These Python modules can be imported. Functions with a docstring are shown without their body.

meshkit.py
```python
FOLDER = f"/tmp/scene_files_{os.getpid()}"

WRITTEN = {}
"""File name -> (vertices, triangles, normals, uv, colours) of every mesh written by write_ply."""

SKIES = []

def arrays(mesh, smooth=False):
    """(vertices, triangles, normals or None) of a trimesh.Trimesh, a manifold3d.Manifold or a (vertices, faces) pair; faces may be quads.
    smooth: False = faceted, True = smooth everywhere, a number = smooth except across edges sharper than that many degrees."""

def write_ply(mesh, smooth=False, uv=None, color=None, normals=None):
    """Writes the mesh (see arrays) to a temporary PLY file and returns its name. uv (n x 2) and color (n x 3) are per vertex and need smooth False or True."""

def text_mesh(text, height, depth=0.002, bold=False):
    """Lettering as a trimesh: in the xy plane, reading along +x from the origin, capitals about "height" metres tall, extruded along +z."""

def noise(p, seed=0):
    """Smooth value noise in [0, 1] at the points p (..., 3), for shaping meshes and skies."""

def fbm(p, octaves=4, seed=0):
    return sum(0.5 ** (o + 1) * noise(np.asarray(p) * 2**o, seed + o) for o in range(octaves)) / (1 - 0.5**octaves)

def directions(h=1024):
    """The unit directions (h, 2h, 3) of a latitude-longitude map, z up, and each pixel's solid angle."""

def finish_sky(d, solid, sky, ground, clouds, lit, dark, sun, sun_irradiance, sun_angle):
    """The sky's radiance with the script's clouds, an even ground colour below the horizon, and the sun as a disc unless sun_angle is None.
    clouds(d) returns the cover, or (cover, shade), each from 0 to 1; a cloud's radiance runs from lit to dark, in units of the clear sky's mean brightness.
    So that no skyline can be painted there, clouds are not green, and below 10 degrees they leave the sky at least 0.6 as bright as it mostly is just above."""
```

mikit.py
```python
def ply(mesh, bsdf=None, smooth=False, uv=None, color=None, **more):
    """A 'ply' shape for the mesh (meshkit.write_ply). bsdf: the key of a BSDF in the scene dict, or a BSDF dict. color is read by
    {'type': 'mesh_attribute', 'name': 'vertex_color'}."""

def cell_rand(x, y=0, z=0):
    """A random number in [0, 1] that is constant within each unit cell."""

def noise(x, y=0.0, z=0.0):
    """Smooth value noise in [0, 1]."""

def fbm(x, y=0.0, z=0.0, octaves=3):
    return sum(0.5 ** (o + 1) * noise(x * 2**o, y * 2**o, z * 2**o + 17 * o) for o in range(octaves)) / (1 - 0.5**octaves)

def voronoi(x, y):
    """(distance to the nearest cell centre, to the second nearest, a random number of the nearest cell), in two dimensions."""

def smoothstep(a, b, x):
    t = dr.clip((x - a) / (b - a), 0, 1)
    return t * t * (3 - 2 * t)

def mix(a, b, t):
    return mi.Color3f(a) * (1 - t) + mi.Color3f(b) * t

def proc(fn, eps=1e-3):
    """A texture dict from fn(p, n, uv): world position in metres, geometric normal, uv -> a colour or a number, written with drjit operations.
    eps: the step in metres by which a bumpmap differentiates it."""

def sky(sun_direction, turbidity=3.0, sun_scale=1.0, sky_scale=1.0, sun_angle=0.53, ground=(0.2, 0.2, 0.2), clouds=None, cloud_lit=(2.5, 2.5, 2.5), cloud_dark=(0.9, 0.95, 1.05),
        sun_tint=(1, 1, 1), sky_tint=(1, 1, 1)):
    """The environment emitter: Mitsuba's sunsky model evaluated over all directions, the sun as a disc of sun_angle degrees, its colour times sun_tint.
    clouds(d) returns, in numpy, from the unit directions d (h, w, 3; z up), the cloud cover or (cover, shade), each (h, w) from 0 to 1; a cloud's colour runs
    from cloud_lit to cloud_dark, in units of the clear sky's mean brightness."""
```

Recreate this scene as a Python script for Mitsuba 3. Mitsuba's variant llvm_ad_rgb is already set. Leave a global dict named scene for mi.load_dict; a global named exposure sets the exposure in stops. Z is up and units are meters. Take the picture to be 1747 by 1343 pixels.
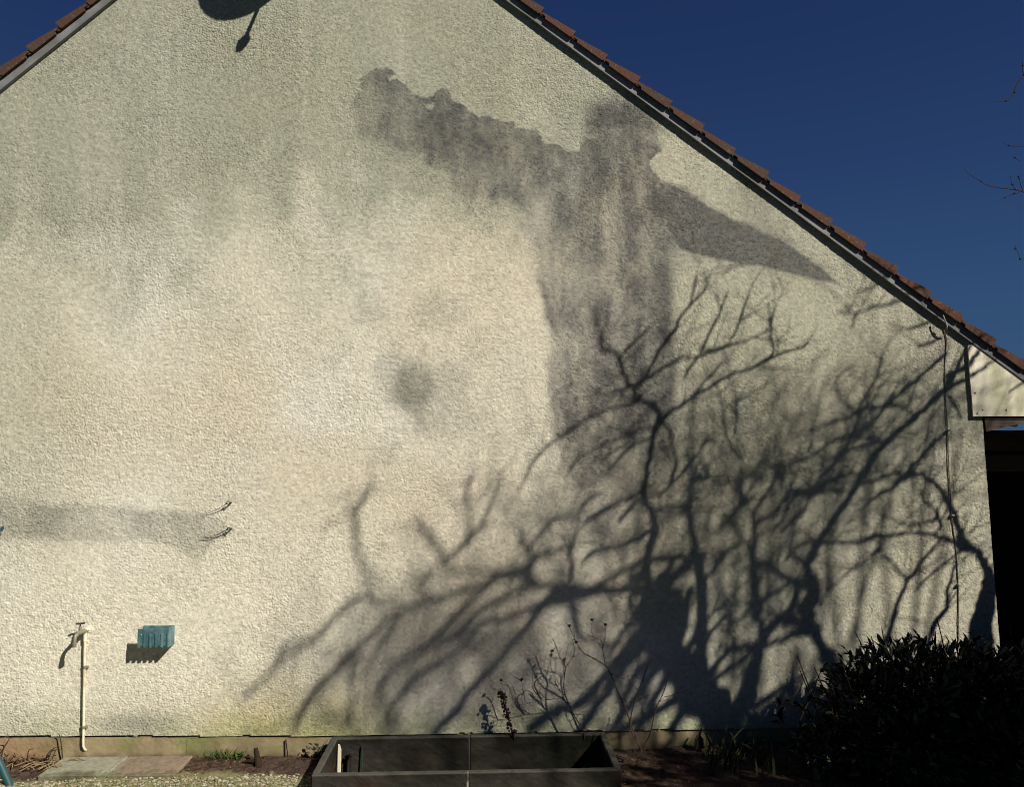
import math, random
import numpy as np
import trimesh, manifold3d
from shapely.geometry import Polygon
import drjit as dr
import mitsuba as mi
import mikit, meshkit

# ---------------------------------------------------------------- camera, sky, exposure
T = mi.ScalarTransform4f
CAM_O = np.array([0.0,-5.46,1.87])
CAM_F = np.array([0.034782,0.99603,0.081939])
CAM_U = np.array([0.002373,-0.08207,0.996624])
SUN = np.array([1.10, -1.0, 1.20])          # towards the sun: right of and behind the camera
exposure = 2.17
scene = {'type': 'scene'}
labels = {}
scene['camera'] = {'type': 'perspective', 'fov': 63.9224, 'fov_axis': 'x', 'near_clip': 0.05, 'far_clip': 500.0,
                   'to_world': T().look_at(origin=CAM_O.tolist(), target=(CAM_O + CAM_F).tolist(), up=CAM_U.tolist())}


def horizon_haze(d):
    # the clear sky pales evenly all round towards the horizon
    el = np.degrees(np.arcsin(np.clip(d[..., 2], 0, 1)))
    return 0.85 * np.exp(-(el / 12.0) ** 1.5)


scene['sky'] = mikit.sky(SUN.tolist(), turbidity=2.8, sun_scale=1.0, sky_scale=0.128, sky_tint=(0.70, 0.93, 1.66), sun_tint=(1.0, 1.125, 1.35),
                         ground=(0.10, 0.10, 0.08), clouds=horizon_haze, cloud_lit=(0.62, 1.75, 3.3))

# ---------------------------------------------------------------- measured layout, metres (x along the wall, z up, wall face at y = 0)
TRACES = {
'A': [
[1563,54,154,1451,324,139,1244,588,139,1116,759,116,1073,930,93,1072,1082,66,1083,1246,55,1116,1345,55,1133,1441,55,1112,1538,59,1070,1639,51,1089,1790,43,1119,1938,43,1150,2079,40,1183,2177,44,1117,2248,44,1039,2288,44,1008,2347,48,954,2418,36,928,2497,36,909,2577,36,854,2609,36,803,2617,36,788,2681,28,808,2740,16],
[1032,2367,36,1081,2426,28,1122,2497,20,1184,2609,24,1250,2700,28,1299,2761,32,1320,2821,24,1357,2869,20,1452,2970,16,1514,3051,12,1537,3132,8],
[1390,2897,16,1434,3043,16,1448,3124,12],
[1073,2410,28,1141,2446,28,1206,2497,28,1274,2537,28,1363,2565,24,1442,2565,24,1556,2612,32,1669,2652,28,1778,2676,16,1904,2729,12,1986,2765,8],
[1347,2414,12,1389,2493,20,1450,2565,20],
[1471,2600,20,1493,2652,20,1547,2757,20,1602,2869,16,1645,2970,12,1667,3023,8],
[1670,2680,16,1720,2765,16,1764,2890,16,1803,2991,12],
[1174,2118,36,1251,2192,28,1335,2243,24,1424,2310,28,1509,2350,24,1651,2433,24,1817,2492,20,1886,2532,20,1960,2592,20,1951,2696,16,1947,2825,16,1939,2938,12],
[1886,2524,20,2033,2592,20,2147,2624,16,2209,2664,12],
[1408,2306,16,1490,2393,16,1572,2481,16,1614,2533,12],
[1570,2377,16,1595,2282,12,1612,2171,20,1629,2053,16,1677,1943,20,1746,1860,20],
[1675,2421,12,1699,2282,12,1703,2151,12,1680,2041,16],
[1062,2268,28,939,2237,20,836,2217,24,737,2178,24,638,2120,24,539,2050,24,437,1980,23,358,1903,23,319,1852,19,220,1660,12],
[981,2359,24,889,2335,20,830,2316,16,739,2336,16,602,2379,12,479,2317,12],
[1150,2098,28,1067,2079,20,975,2040,20,884,2009,20,793,1978,20,714,1940,12,604,1862,20,552,1766,16],
[983,2044,20,917,2080,16,787,2092,12],
[1129,2028,28,1026,1997,20,954,1939,20,874,1861,20,810,1784,12],
[983,2009,20,832,1912,16,784,1854,12],
[1167,2141,32,1256,2059,24,1262,1957,24,1292,1890,28,1270,1781,32,1229,1696,24],
[1431,1917,24,1382,1858,24,1329,1788,24,1229,1692,16,1156,1615,16],
[937,2593,24,1079,2728,20,1119,2768,12],
[1083,1673,31,1028,1654,24,929,1616,23,779,1548,27,728,1502,31,657,1456,19],
[789,1667,16,750,1648,20,679,1610,23,631,1541,23,626,1464,23,590,1350,19,570,1270,31,577,1193,27,576,1098,39],
[1117,1407,27,1014,1354,31,924,1316,27,822,1290,31,705,1261,35,646,1193,23],
[1039,1608,24,909,1601,20,826,1559,31,728,1494,23],
[1007,1589,27,935,1520,31,895,1462,23],
],
'C': [
[1594,61,239,1553,236,212,1478,349,193,1365,474,213,1241,600,193,1147,733,163,1156,838,171,1193,929,179,1214,1004,132,1113,1005,93,966,1026,66,819,1027,70,671,1010,85,547,985,100,447,967,85,370,926,69,292,814,46,215,722,38,115,618,46,19,504,46,-80,398,53,-223,223,53,-329,115,49],
[1579,54,170,1448,230,193,1298,419,154,1144,620,147,1078,809,147,1105,968,101,1177,1100,70,1257,1187,47],
[1599,98,154,1486,193,154,1353,288,170,1279,393,154],
[1403,436,155,1423,597,101,1435,786,86,1436,979,86,1422,1220,86,1407,1243,78,1398,1343,55,1373,1451,47,1355,1536,47,1324,1579,31,1206,1568,27,1096,1549,27],
[1193,910,101,1231,1080,78,1367,1213,63,1219,1226,62,1070,1208,51,921,1152,39,800,1077,39,691,1017,46],
[671,1021,70,594,1041,85,448,1050,62,332,1070,65,256,1151,85,136,1133,58,21,1074,50,-79,1044,42,-224,1008,38,-369,972,38,-464,943,42,-533,921,34,-607,762,27,-694,673,30,-749,552,30,-786,486,19],
[-517,925,34,-563,907,27,-695,793,34,-807,693,38,-867,635,53,-960,544,45,-1071,435,49,-1148,322,45,-1202,220,37,-1234,130,30],
[-750,615,23,-848,609,30,-893,617,23],
[-517,936,23,-571,956,27,-708,976,42,-791,996,38,-889,959,34,-983,856,30,-1068,764,45,-1172,698,34,-1284,614,30,-1394,513,30,-1489,422,30,-1562,357,19],
[-1157,702,19,-1277,696,34,-1343,586,26],
[-708,980,30,-731,1025,27,-755,1131,30,-793,1195,38,-821,1301,42,-837,1396,46,-846,1502,38,-828,1590,34,-778,1658,27,-722,1754,15],
[-842,1499,27,-865,1537,19,-885,1590,19,-905,1709,11],
[136,1133,46,17,1142,31,-98,1162,31,-194,1163,31,-243,1182,31,-274,1258,38,-320,1354,46,-401,1453,35,-448,1530,23],
[-263,1228,27,-175,1303,27,-109,1352,42,-90,1458,23,-97,1589,19,-117,1700,19,-109,1781,12],
[-102,1340,27,-9,1477,23,49,1603,23,112,1749,19,120,1818,16],
[-97,1550,15,-124,1650,15,-55,1796,16],
[-328,1160,15,-339,1164,19,-419,1059,19,-449,1022,15],
[48,1077,38,-41,999,34,-136,921,46,-232,828,38,-319,725,42,-402,647,49,-463,622,38,-561,557,30,-654,465,38,-703,392,19],
[363,1059,46,217,1026,38,109,967,35,-48,894,34,-155,764,46,-231,712,30,-307,654,19],
[370,934,54,235,883,35,108,847,34,-10,818,31,-117,685,30,-212,619,30,-318,553,42,-417,506,45,-481,444,38,-548,361,34,-615,259,34,-645,189,23],
[-848,609,26,-865,457,30,-853,365,30,-866,241,37,-907,175,30],
[267,1136,69,322,1241,50,265,1322,46,226,1399,27,204,1471,15],
[306,1223,39,430,1271,39,531,1293,39,578,1315,23],
[288,1280,27,424,1458,27,522,1496,27,620,1537,16],
[1408,1270,47,1366,1509,31,1390,1706,32,1411,1741,32,1502,1768,40,1454,1909,24,1488,2003,32,1572,1998,20],
[1466,1753,24,1389,1811,20,1344,1929,20],
[1152,808,101,1057,734,108,917,623,73,791,475,65,663,328,69,509,263,76,375,206,84,268,134,61],
[1387,407,93,1305,370,77,1203,279,73,1056,218,69,870,114,54],
[536,981,62,593,898,35,611,784,35,667,708,31,783,688,35,898,668,39],
[1130,703,77,1016,817,62,960,893,39,942,969,27],
[1355,362,85,1494,510,50,1594,603,35,1680,647,27],
[1420,661,62,1500,755,35,1592,848,27],
[1245,626,77,1327,813,47,1363,1041,35],
[1433,850,62,1383,718,50,1302,588,54],
[1128,590,70,991,479,50,923,331,38,852,184,46],
[1203,477,54,1083,273,46,985,108,46],
[1413,343,85,1294,233,62,1195,105,54],
[1053,685,77,876,481,62,739,297,61,603,114,53],
[1158,552,62,969,312,46,813,111,53],
[1207,664,62,1069,516,35,1009,386,31],
[1311,965,62,1257,814,85,1207,664,101],
[1099,1082,70,1022,1101,62,944,1091,47],
[1173,891,54,1038,930,47,997,836,31,899,743,27,820,594,23],
[1059,1014,47,1024,1044,35,1046,1139,31,1074,1208,31],
],
'E': [
[2363,288,102,2346,348,98,2310,442,102,2256,567,94,2197,682,98,2135,789,110,2146,888,86,2186,1021,102,2150,1129,67,2161,1205,55,2228,1309,51,2303,1416,44,2388,1544,40,2463,1641,40,2528,1750,44,2595,1840,52,2655,1923,48,2709,1970,44,2806,2056,44,2923,2147,40,3021,2239,41,3093,2310,45,3190,2370,37,3306,2418,29,3391,2470,20,3454,2510,16],
[2156,735,63,2030,714,47,1943,677,43,1848,656,47,1813,656,55],
[2186,1021,71,2112,1048,71,2022,1068,55,1965,1119,47,1915,1169,55,1837,1178,63,1795,1209,39],
[2021,1045,28,1909,986,27,1849,948,31,1739,926,31,1634,928,23,1531,883,27,1471,827,23],
[1804,1132,31,1763,1083,24,1675,1015,23,1611,958,23,1543,891,20],
[1825,922,31,1789,907,27,1709,843,27,1630,814,20],
[1781,638,47,1702,575,39,1622,519,39,1532,461,47,1465,428,31],
[1790,657,47,1672,639,47,1563,633,27,1504,604,19],
[1680,647,23,1597,727,31,1539,754,19],
[2134,781,55,2053,809,55,1954,798,55,1906,860,31,1855,883,27],
[2006,802,47,2015,862,43,2050,946,43,2076,1041,39],
[1673,234,132,1673,264,132,1736,402,93,1778,536,86,1825,668,78,1806,800,55,1794,926,70,1787,1071,67,1779,1209,55,1795,1363,43,1807,1490,32,1817,1556,28,1858,1618,24,1933,1715,24,1950,1769,16],
[1809,656,62,1903,780,63,1992,863,39],
[1731,252,46,1850,325,39,1972,391,31,2091,434,23],
[1805,1440,32,1926,1516,28,2008,1605,32,2042,1659,32,2106,1667,52,2173,1651,64,2266,1701,56,2348,1743,36,2448,1770,32,2528,1770,28],
[2177,1647,36,2272,1654,24,2436,1657,20],
[1790,1305,28,1700,1325,24,1611,1268,31,1538,1173,35,1470,1097,31],
[1784,1247,24,1686,1402,24,1618,1499,24,1557,1422,16],
[1611,1268,24,1564,1249,24,1512,1211,16],
[1739,1615,32,1678,1538,36,1625,1461,32,1556,1403,24],
[1747,1595,47,1791,1614,28,1815,1614,24],
[1759,1615,28,1725,1673,24,1712,1751,20],
[2113,1651,36,2035,1574,24,1992,1477,24,1923,1400,20],
[2176,1631,28,2141,1534,28,2051,1457,32,1961,1381,24],
[2232,1309,32,2324,1320,24,2404,1334,20],
[2150,1129,39,2064,1245,28,2003,1207,20],
[2018,1671,24,1951,1808,32,1993,1749,24],
[1522,1764,32,1604,1713,20,1703,1732,20,1784,1778,16],
[1796,1537,24,1708,1634,32,1662,1674,20],
],
'B': [
[3149,298,182,3218,486,174,3290,641,159,3338,874,136,3366,1020,104,3371,1117,80,3331,1194,64,3298,1253,56,3209,1312,64,3192,1382,56,3158,1492,48,3118,1590,44,3062,1680,44,2997,1740,36,2934,1767,36,2853,1768,32,2753,1772,28,2672,1742,24,2566,1707,24,2505,1684,20,2424,1657,20,2260,1646,20,2177,1643,16],
[3309,1233,52,3187,1273,48,3137,1313,40,3039,1356,36,2935,1369,28,2816,1377,24,2683,1363,36,2591,1360,44,2502,1318,32,2391,1319,28,2300,1312,24,2224,1301,20],
[3057,1403,24,3053,1485,36,3016,1551,24,2958,1603,24,2948,1646,16],
[3044,1465,28,3012,1461,24,2931,1443,20,2806,1432,16],
[2881,1768,40,2875,1811,36,2938,1870,28,2993,1921,28,3049,1988,32,3091,2016,20,3137,2059,12],
[2902,1772,36,2853,1756,36,2791,1713,28,2728,1663,28,2634,1624,28,2560,1566,20,2498,1516,16],
[2631,608,47,2666,695,43,2710,801,40,2764,938,32,2813,1053,32,2783,1103,28,2727,1181,28,2670,1239,28,2619,1255,36,2545,1202,16,2443,1133,16,2341,1050,16,2255,963,16,2205,887,12],
[2639,1259,36,2653,1317,24,2664,1383,20],
[2821,1056,24,2876,1121,24,2927,1190,24,3003,1275,20,3066,1340,12],
[2926,585,40,2945,653,36,2998,771,36,3075,885,32,3089,992,28,3125,1088,20,3141,1157,16],
[2865,987,12,2899,1025,16,2995,1109,16,3131,1208,16,3198,1262,12],
[2927,2151,32,2873,2207,24,2814,2227,32,2721,2227,36,2607,2220,28,2525,2188,36,2463,2149,20,2370,2129,32,2236,2078,24,2171,2043,16],
[2526,2200,20,2582,2292,16,2647,2391,16,2704,2511,12,2711,2580,8],
[2517,2192,28,2447,2248,28,2398,2332,12,2401,2420,12,2456,2472,16,2518,2512,12],
[2700,2227,28,2796,2291,24,2901,2371,28,3007,2463,24,3104,2543,33,3168,2599,16],
[2533,2176,32,2509,2089,28,2478,2018,28,2435,1928,24,2306,1799,28,2243,1732,24],
[2699,2200,24,2602,2097,24,2519,2038,24,2429,1995,16],
[2730,1974,36,2638,1998,32,2559,2018,28,2478,2018,24,2397,1999,20,2292,1960,24,2202,1901,24,2108,1851,28,1984,1832,32,1865,1848,20,1825,1848,16],
[1976,1840,36,2006,1785,36,1981,1750,24,1855,1766,32,1745,1809,20],
[2617,1978,16,2536,1959,16,2402,1900,20,2324,1873,16],
[2629,1970,16,2495,1939,20,2386,1916,12],
[2737,3078,20,2695,3066,20,2633,3033,16,2546,3012,16],
[2979,3005,25,2867,2964,25,2763,2931,24,2635,2899,20,2553,2870,16,2411,2874,16],
[2545,2870,16,2532,2850,16,2516,2769,16],
[3072,2810,20,2973,2777,25,2886,2753,16],
[3148,2350,41,3172,2430,41,3256,2470,41,3312,2531,33,3355,2571,20],
[3549,2297,16,3655,2369,16,3749,2437,16],
[2966,2636,24,3066,2668,24,3128,2701,16],
[3182,2390,29,3264,2559,25,3309,2640,16],
[3130,2318,28,3207,2238,24,3243,2138,20],
],
}
SMEAR = [[-0.927,4.358],[-0.849,4.463],[-0.698,4.54],[-0.537,4.466],[-0.488,4.396],[-0.408,4.36],[-0.207,4.395],[-0.095,4.296],[0.034,4.239],[0.195,4.216],[0.315,4.155],[0.427,4.061],[0.649,4.038],[0.731,4.125],[0.753,4.292],[0.876,4.356],[0.991,4.379],[1.2,4.213],[1.23,4.088],[1.185,3.86],[1.352,3.729],[1.632,3.553],[1.914,3.431],[2.114,3.33],[2.313,3.187],[2.438,3.069],[2.269,3.097],[1.906,3.186],[1.665,3.238],[1.503,3.246],[1.342,3.278],[1.313,2.841],[1.332,2.441],[1.274,1.968],[1.187,1.58],[0.718,1.583],[0.525,1.816],[0.419,2.207],[0.428,2.76],[0.359,3.08],[0.314,3.444],[0.175,3.606],[-0.135,3.686],[-0.335,3.869],[-0.733,4.03],[-0.933,4.193]]
SOOT = [[0.723,4.105],[0.725,4.292],[0.876,4.365],[0.991,4.4],[1.208,4.234],[1.24,4.172],[1.177,4.088],[0.995,4.128]]
WEDGE = [[1.252,3.777],[1.352,3.729],[1.632,3.553],[1.914,3.431],[2.114,3.33],[2.313,3.187],[2.438,3.069],[2.269,3.097],[1.906,3.186],[1.543,3.246],[1.343,3.306],[1.245,3.449]]
BAND = [[-3.277,1.641],[-2.905,1.635],[-2.53,1.587],[-2.003,1.557],[-1.814,1.54],[-1.623,1.429],[-1.734,1.354],[-1.882,1.224],[-1.997,1.338],[-2.223,1.377],[-2.745,1.363],[-3.266,1.405]]
DISC = [-0.475,2.366]
YEL = [-1.226,0.308]
SMUDGE = [-2.205,0.203]
CABLE = [[3.147,2.753],[3.164,2.68],[3.15,2.559],[3.14,2.438],[3.14,2.198],[3.142,2.059],[3.137,1.802],[3.141,1.488],[3.158,1.254],[3.162,1.022],[3.15,0.716],[3.143,0.336],[3.134,-0.002]]
PLINTH = [[-3.279,0.152],[-3.061,0.145],[-2.441,0.139],[-1.853,0.125],[-1.594,0.128],[-1.297,0.12],[-0.999,0.115],[-0.099,0.115],[0.66,0.117],[1.272,0.115],[2.2,0.114],[3.439,0.113]]
CORNER = [[3.39,2.15],[3.408,1.291],[3.431,0.54],[3.436,-0.081]]
TILER = [[0.423,4.98],[0.841,4.666],[1.488,4.181],[2.123,3.695],[2.782,3.205],[3.464,2.693]]
TILEL = [[-2.878,4.833],[-3.073,4.674]]
PANEL = [[3.312,2.527],[3.305,2.398],[3.311,2.278],[3.313,2.154],[3.679,2.153],[3.689,2.325],[3.347,2.575]]
SCREWS = [[3.328,2.446],[3.333,2.314],[3.342,2.174],[3.38,2.198],[3.543,2.197]]
PIPE = [[-2.546,0.749],[-2.543,0.565],[-2.535,0.201],[-2.534,0.086]]
BOX = [[-2.184,0.822],[-1.991,0.708],[-1.994,0.819]]
HOOKS = [[-1.657,1.607],[-1.833,1.533],[-1.65,1.44],[-1.822,1.389],[-1.84,1.367]]
BRK = [[-2.541,0.573],[-2.535,0.201]]
ROSE = [[[0.976,-0.22,0.058],[0.923,-0.22,0.204],[0.888,-0.22,0.304],[0.842,-0.22,0.412],[0.789,-0.22,0.541],[0.76,-0.22,0.585],[0.687,-0.22,0.632],[0.621,-0.22,0.669],[0.578,-0.22,0.734],[0.56,-0.22,0.771],[0.534,-0.22,0.836]],[[0.76,-0.22,0.585],[0.743,-0.22,0.686],[0.736,-0.22,0.74],[0.681,-0.22,0.776],[0.679,-0.22,0.87]],[[0.743,-0.22,0.693],[0.759,-0.22,0.754],[0.764,-0.22,0.84]],[[0.786,-0.24,0.546],[0.855,-0.24,0.513],[0.922,-0.24,0.534],[0.973,-0.24,0.505]],[[0.86,-0.2,0.381],[0.933,-0.2,0.351],[0.989,-0.2,0.386]],[[0.824,-0.2,0.453],[0.768,-0.2,0.425],[0.75,-0.2,0.454]],[[0.961,-0.3,0.1],[0.895,-0.3,0.24],[0.934,-0.3,0.415],[0.98,-0.3,0.52],[1.003,-0.3,0.59]],[[0.965,-0.3,0.107],[1.017,-0.3,0.193],[1.056,-0.3,0.343],[1.106,-0.3,0.441],[1.145,-0.3,0.564]],[[1.105,-0.3,0.412],[1.178,-0.3,0.429],[1.234,-0.3,0.485]],[[0.953,-0.3,0.45],[0.899,-0.3,0.503],[0.882,-0.3,0.557]]]
ROSE2 = [[[0.636,-0.1,0.102],[0.629,-0.1,0.153],[0.567,-0.1,0.263],[0.512,-0.1,0.395],[0.513,-0.1,0.504],[0.521,-0.1,0.551],[0.484,-0.1,0.614],[0.455,-0.1,0.699],[0.436,-0.1,0.729]],[[0.521,-0.1,0.551],[0.552,-0.1,0.595],[0.579,-0.1,0.642],[0.572,-0.1,0.709]],[[0.484,-0.1,0.607],[0.432,-0.1,0.615],[0.436,-0.1,0.655]],[[0.501,-0.1,0.366],[0.489,-0.1,0.358],[0.339,-0.1,0.343],[0.208,-0.1,0.315],[0.16,-0.1,0.316]],[[0.197,-0.1,0.319],[0.161,-0.1,0.425],[0.138,-0.1,0.462],[0.108,-0.1,0.477]],[[0.261,-0.1,0.34],[0.246,-0.1,0.417],[0.239,-0.1,0.479]],[[0.369,-0.1,0.353],[0.321,-0.1,0.405],[0.306,-0.1,0.434]],[[0.358,-0.1,0.36],[0.321,-0.1,0.441],[0.34,-0.1,0.477],[0.367,-0.1,0.477]],[[0.497,-0.1,0.395],[0.456,-0.1,0.439],[0.415,-0.1,0.458],[0.434,-0.1,0.491]],[[0.519,-0.1,0.373],[0.464,-0.1,0.417],[0.408,-0.1,0.476],[0.389,-0.1,0.469]]]
SPIKE = [[0.192,-0.1,0.11],[0.17,-0.1,0.179],[0.141,-0.1,0.28],[0.115,-0.1,0.371],[0.101,-0.1,0.408]]
FARTWIGS = [[[6.306,3.0,4.595],[5.841,3.0,4.742],[5.701,3.0,4.773],[5.476,3.0,4.804],[5.35,3.0,4.868],[5.263,3.0,4.926],[5.195,3.0,4.99]],[[5.796,3.0,4.741],[5.677,3.0,4.702],[5.571,3.0,4.649]],[[5.771,3.0,4.754],[5.716,3.0,4.819],[5.702,3.0,4.916]],[[5.834,3.0,4.735],[5.802,3.0,4.852],[5.793,3.0,4.917]],[[6.164,3.0,4.401],[5.799,3.0,4.014],[5.744,3.0,4.065],[5.705,3.0,4.16]],[[6.478,3.0,6.309],[5.916,3.0,6.035],[5.779,3.0,5.822],[5.711,3.0,5.768],[5.56,3.0,5.747]],[[6.158,3.0,5.377],[5.871,3.0,5.257],[5.708,3.0,5.255],[5.645,3.0,5.287]],[[5.828,3.0,5.08],[5.753,3.0,5.125]],[[5.912,3.0,6.201],[5.907,3.0,6.115],[5.916,3.0,6.035]]]
DISH = [[-1.558,5.336],[-1.55,4.964],[-1.618,4.787],[-1.668,4.674]]
SPRIGS = [[[1.858,-0.5,0.288],[2.018,-0.5,0.619]],[[1.769,-0.5,0.255],[1.756,-0.5,0.408]],[[1.949,-0.5,0.354],[1.81,-0.5,0.441]],[[2.295,-0.5,0.587],[2.175,-0.5,0.719]],[[2.368,-0.5,0.621],[2.31,-0.5,0.787]],[[2.726,-0.5,0.616],[2.602,-0.5,0.818]],[[2.869,-0.5,0.614],[2.979,-0.5,0.792]],[[2.512,-0.5,0.653],[2.547,-0.5,0.784]],[[3.083,-0.5,0.576],[3.055,-0.5,0.715]]]
POLE = [[-2.719,-0.4,-0.118],[-2.778,-0.4,0.012],[-2.841,-0.4,0.139],[-2.922,-0.4,0.3]]
SOFT_LIMBS = [[-1.002,0.323,6.55],[-0.553,0.612,6.24],[-0.476,0.205,6.4],[0.091,0.215,5.93],[-0.855,0.616,6.55],[-0.25,0.571,6.08],[0.168,0.565,5.77],[1.4,2.283,3.28],[1.993,2.123,2.96],[0.405,1.432,4.29],[0.679,1.622,3.9],[0.519,1.202,4.68],[0.908,1.313,3.59],[0.786,0.933,4.68],[1.072,1.735,3.28],[1.215,1.042,3.9],[1.393,1.968,3.28],[1.46,1.5,3.59],[1.527,1.039,4.21],[1.705,1.81,3.12],[1.815,1.498,3.43],[1.845,1.189,3.9],[1.953,0.882,4.37],[2.063,1.808,3.12],[2.169,1.418,3.43],[2.298,1.689,3.12],[2.428,1.963,2.96],[2.639,2.2,2.81],[2.655,1.648,3.28],[2.826,1.882,2.96],[3.043,2.199,2.81],[3.238,2.039,2.81],[1.01,0.442,5.15],[0.662,0.298,5.46],[0.281,0.378,5.46],[-0.022,0.531,5.62],[-0.326,0.387,5.77],[-0.703,0.392,5.93],[0.208,0.827,5.15],[-0.174,0.906,5.46],[1.895,0.28,4.99],[0.47,0.153,5.46]]

# ---------------------------------------------------------------- helpers
noise, fbm, voronoi, cell_rand, smoothstep, mix = mikit.noise, mikit.fbm, mikit.voronoi, mikit.cell_rand, mikit.smoothstep, mikit.mix


def numbered(k):
    if k not in scene:
        return k
    n = 1
    while f'{k}_{n:03d}' in scene:
        n += 1
    return f'{k}_{n:03d}'


def put(key, mesh, bsdf, smooth=False, **more):
    key = numbered(key)
    scene[key] = mikit.ply(mesh, bsdf, smooth=smooth, **more)
    return key


def tag(key, label, category=None, group=None, kind=None):
    d = {}
    if label: d['label'] = label
    if category: d['category'] = category
    if group: d['group'] = group
    if kind: d['kind'] = kind
    labels[key] = d
    return key


def cat(ms):
    return trimesh.util.concatenate(ms)


def box(x0, x1, y0, y1, z0, z1, bev=0.0):
    e = [x1 - x0, y1 - y0, z1 - z0]
    if bev > 0:
        b = bev
        pts = []
        for sx in (-1, 1):
            for sy in (-1, 1):
                for sz in (-1, 1):
                    h = np.array([sx * e[0] / 2, sy * e[1] / 2, sz * e[2] / 2])
                    for k in range(3):
                        q = h.copy()
                        for j in range(3):
                            if j != k: q[j] -= np.sign(q[j]) * b
                        pts.append(q)
        m = trimesh.convex.convex_hull(np.array(pts))
    else:
        m = trimesh.creation.box(e)
    m.apply_translation([(x0 + x1) / 2, (y0 + y1) / 2, (z0 + z1) / 2])
    return m


def rough_box(x0, x1, y0, y1, z0, z1, bev, amp, seed):
    m = box(x0, x1, y0, y1, z0, z1, bev)
    v, f = trimesh.remesh.subdivide_to_size(m.vertices, m.faces, 0.022, max_iter=12)
    m = trimesh.Trimesh(v, f, process=True)
    n_ = m.vertex_normals
    h = (meshkit.fbm(m.vertices * 26, 3, seed) - .5) * 1.2 - 2.2 * np.maximum(meshkit.noise(m.vertices * 17, seed + 5) - .80, 0)
    m.vertices = m.vertices + n_ * (amp * h)[:, None]
    return m


def prism_xz(poly, y0, y1):
    """A polygon in the xz plane made solid between y0 and y1."""
    m = trimesh.creation.extrude_polygon(Polygon(poly).buffer(0), y1 - y0, engine='earcut')
    v = m.vertices.copy()
    m.vertices = np.c_[v[:, 0], y0 + v[:, 2], v[:, 1]]
    m.fix_normals()
    return m


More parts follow.
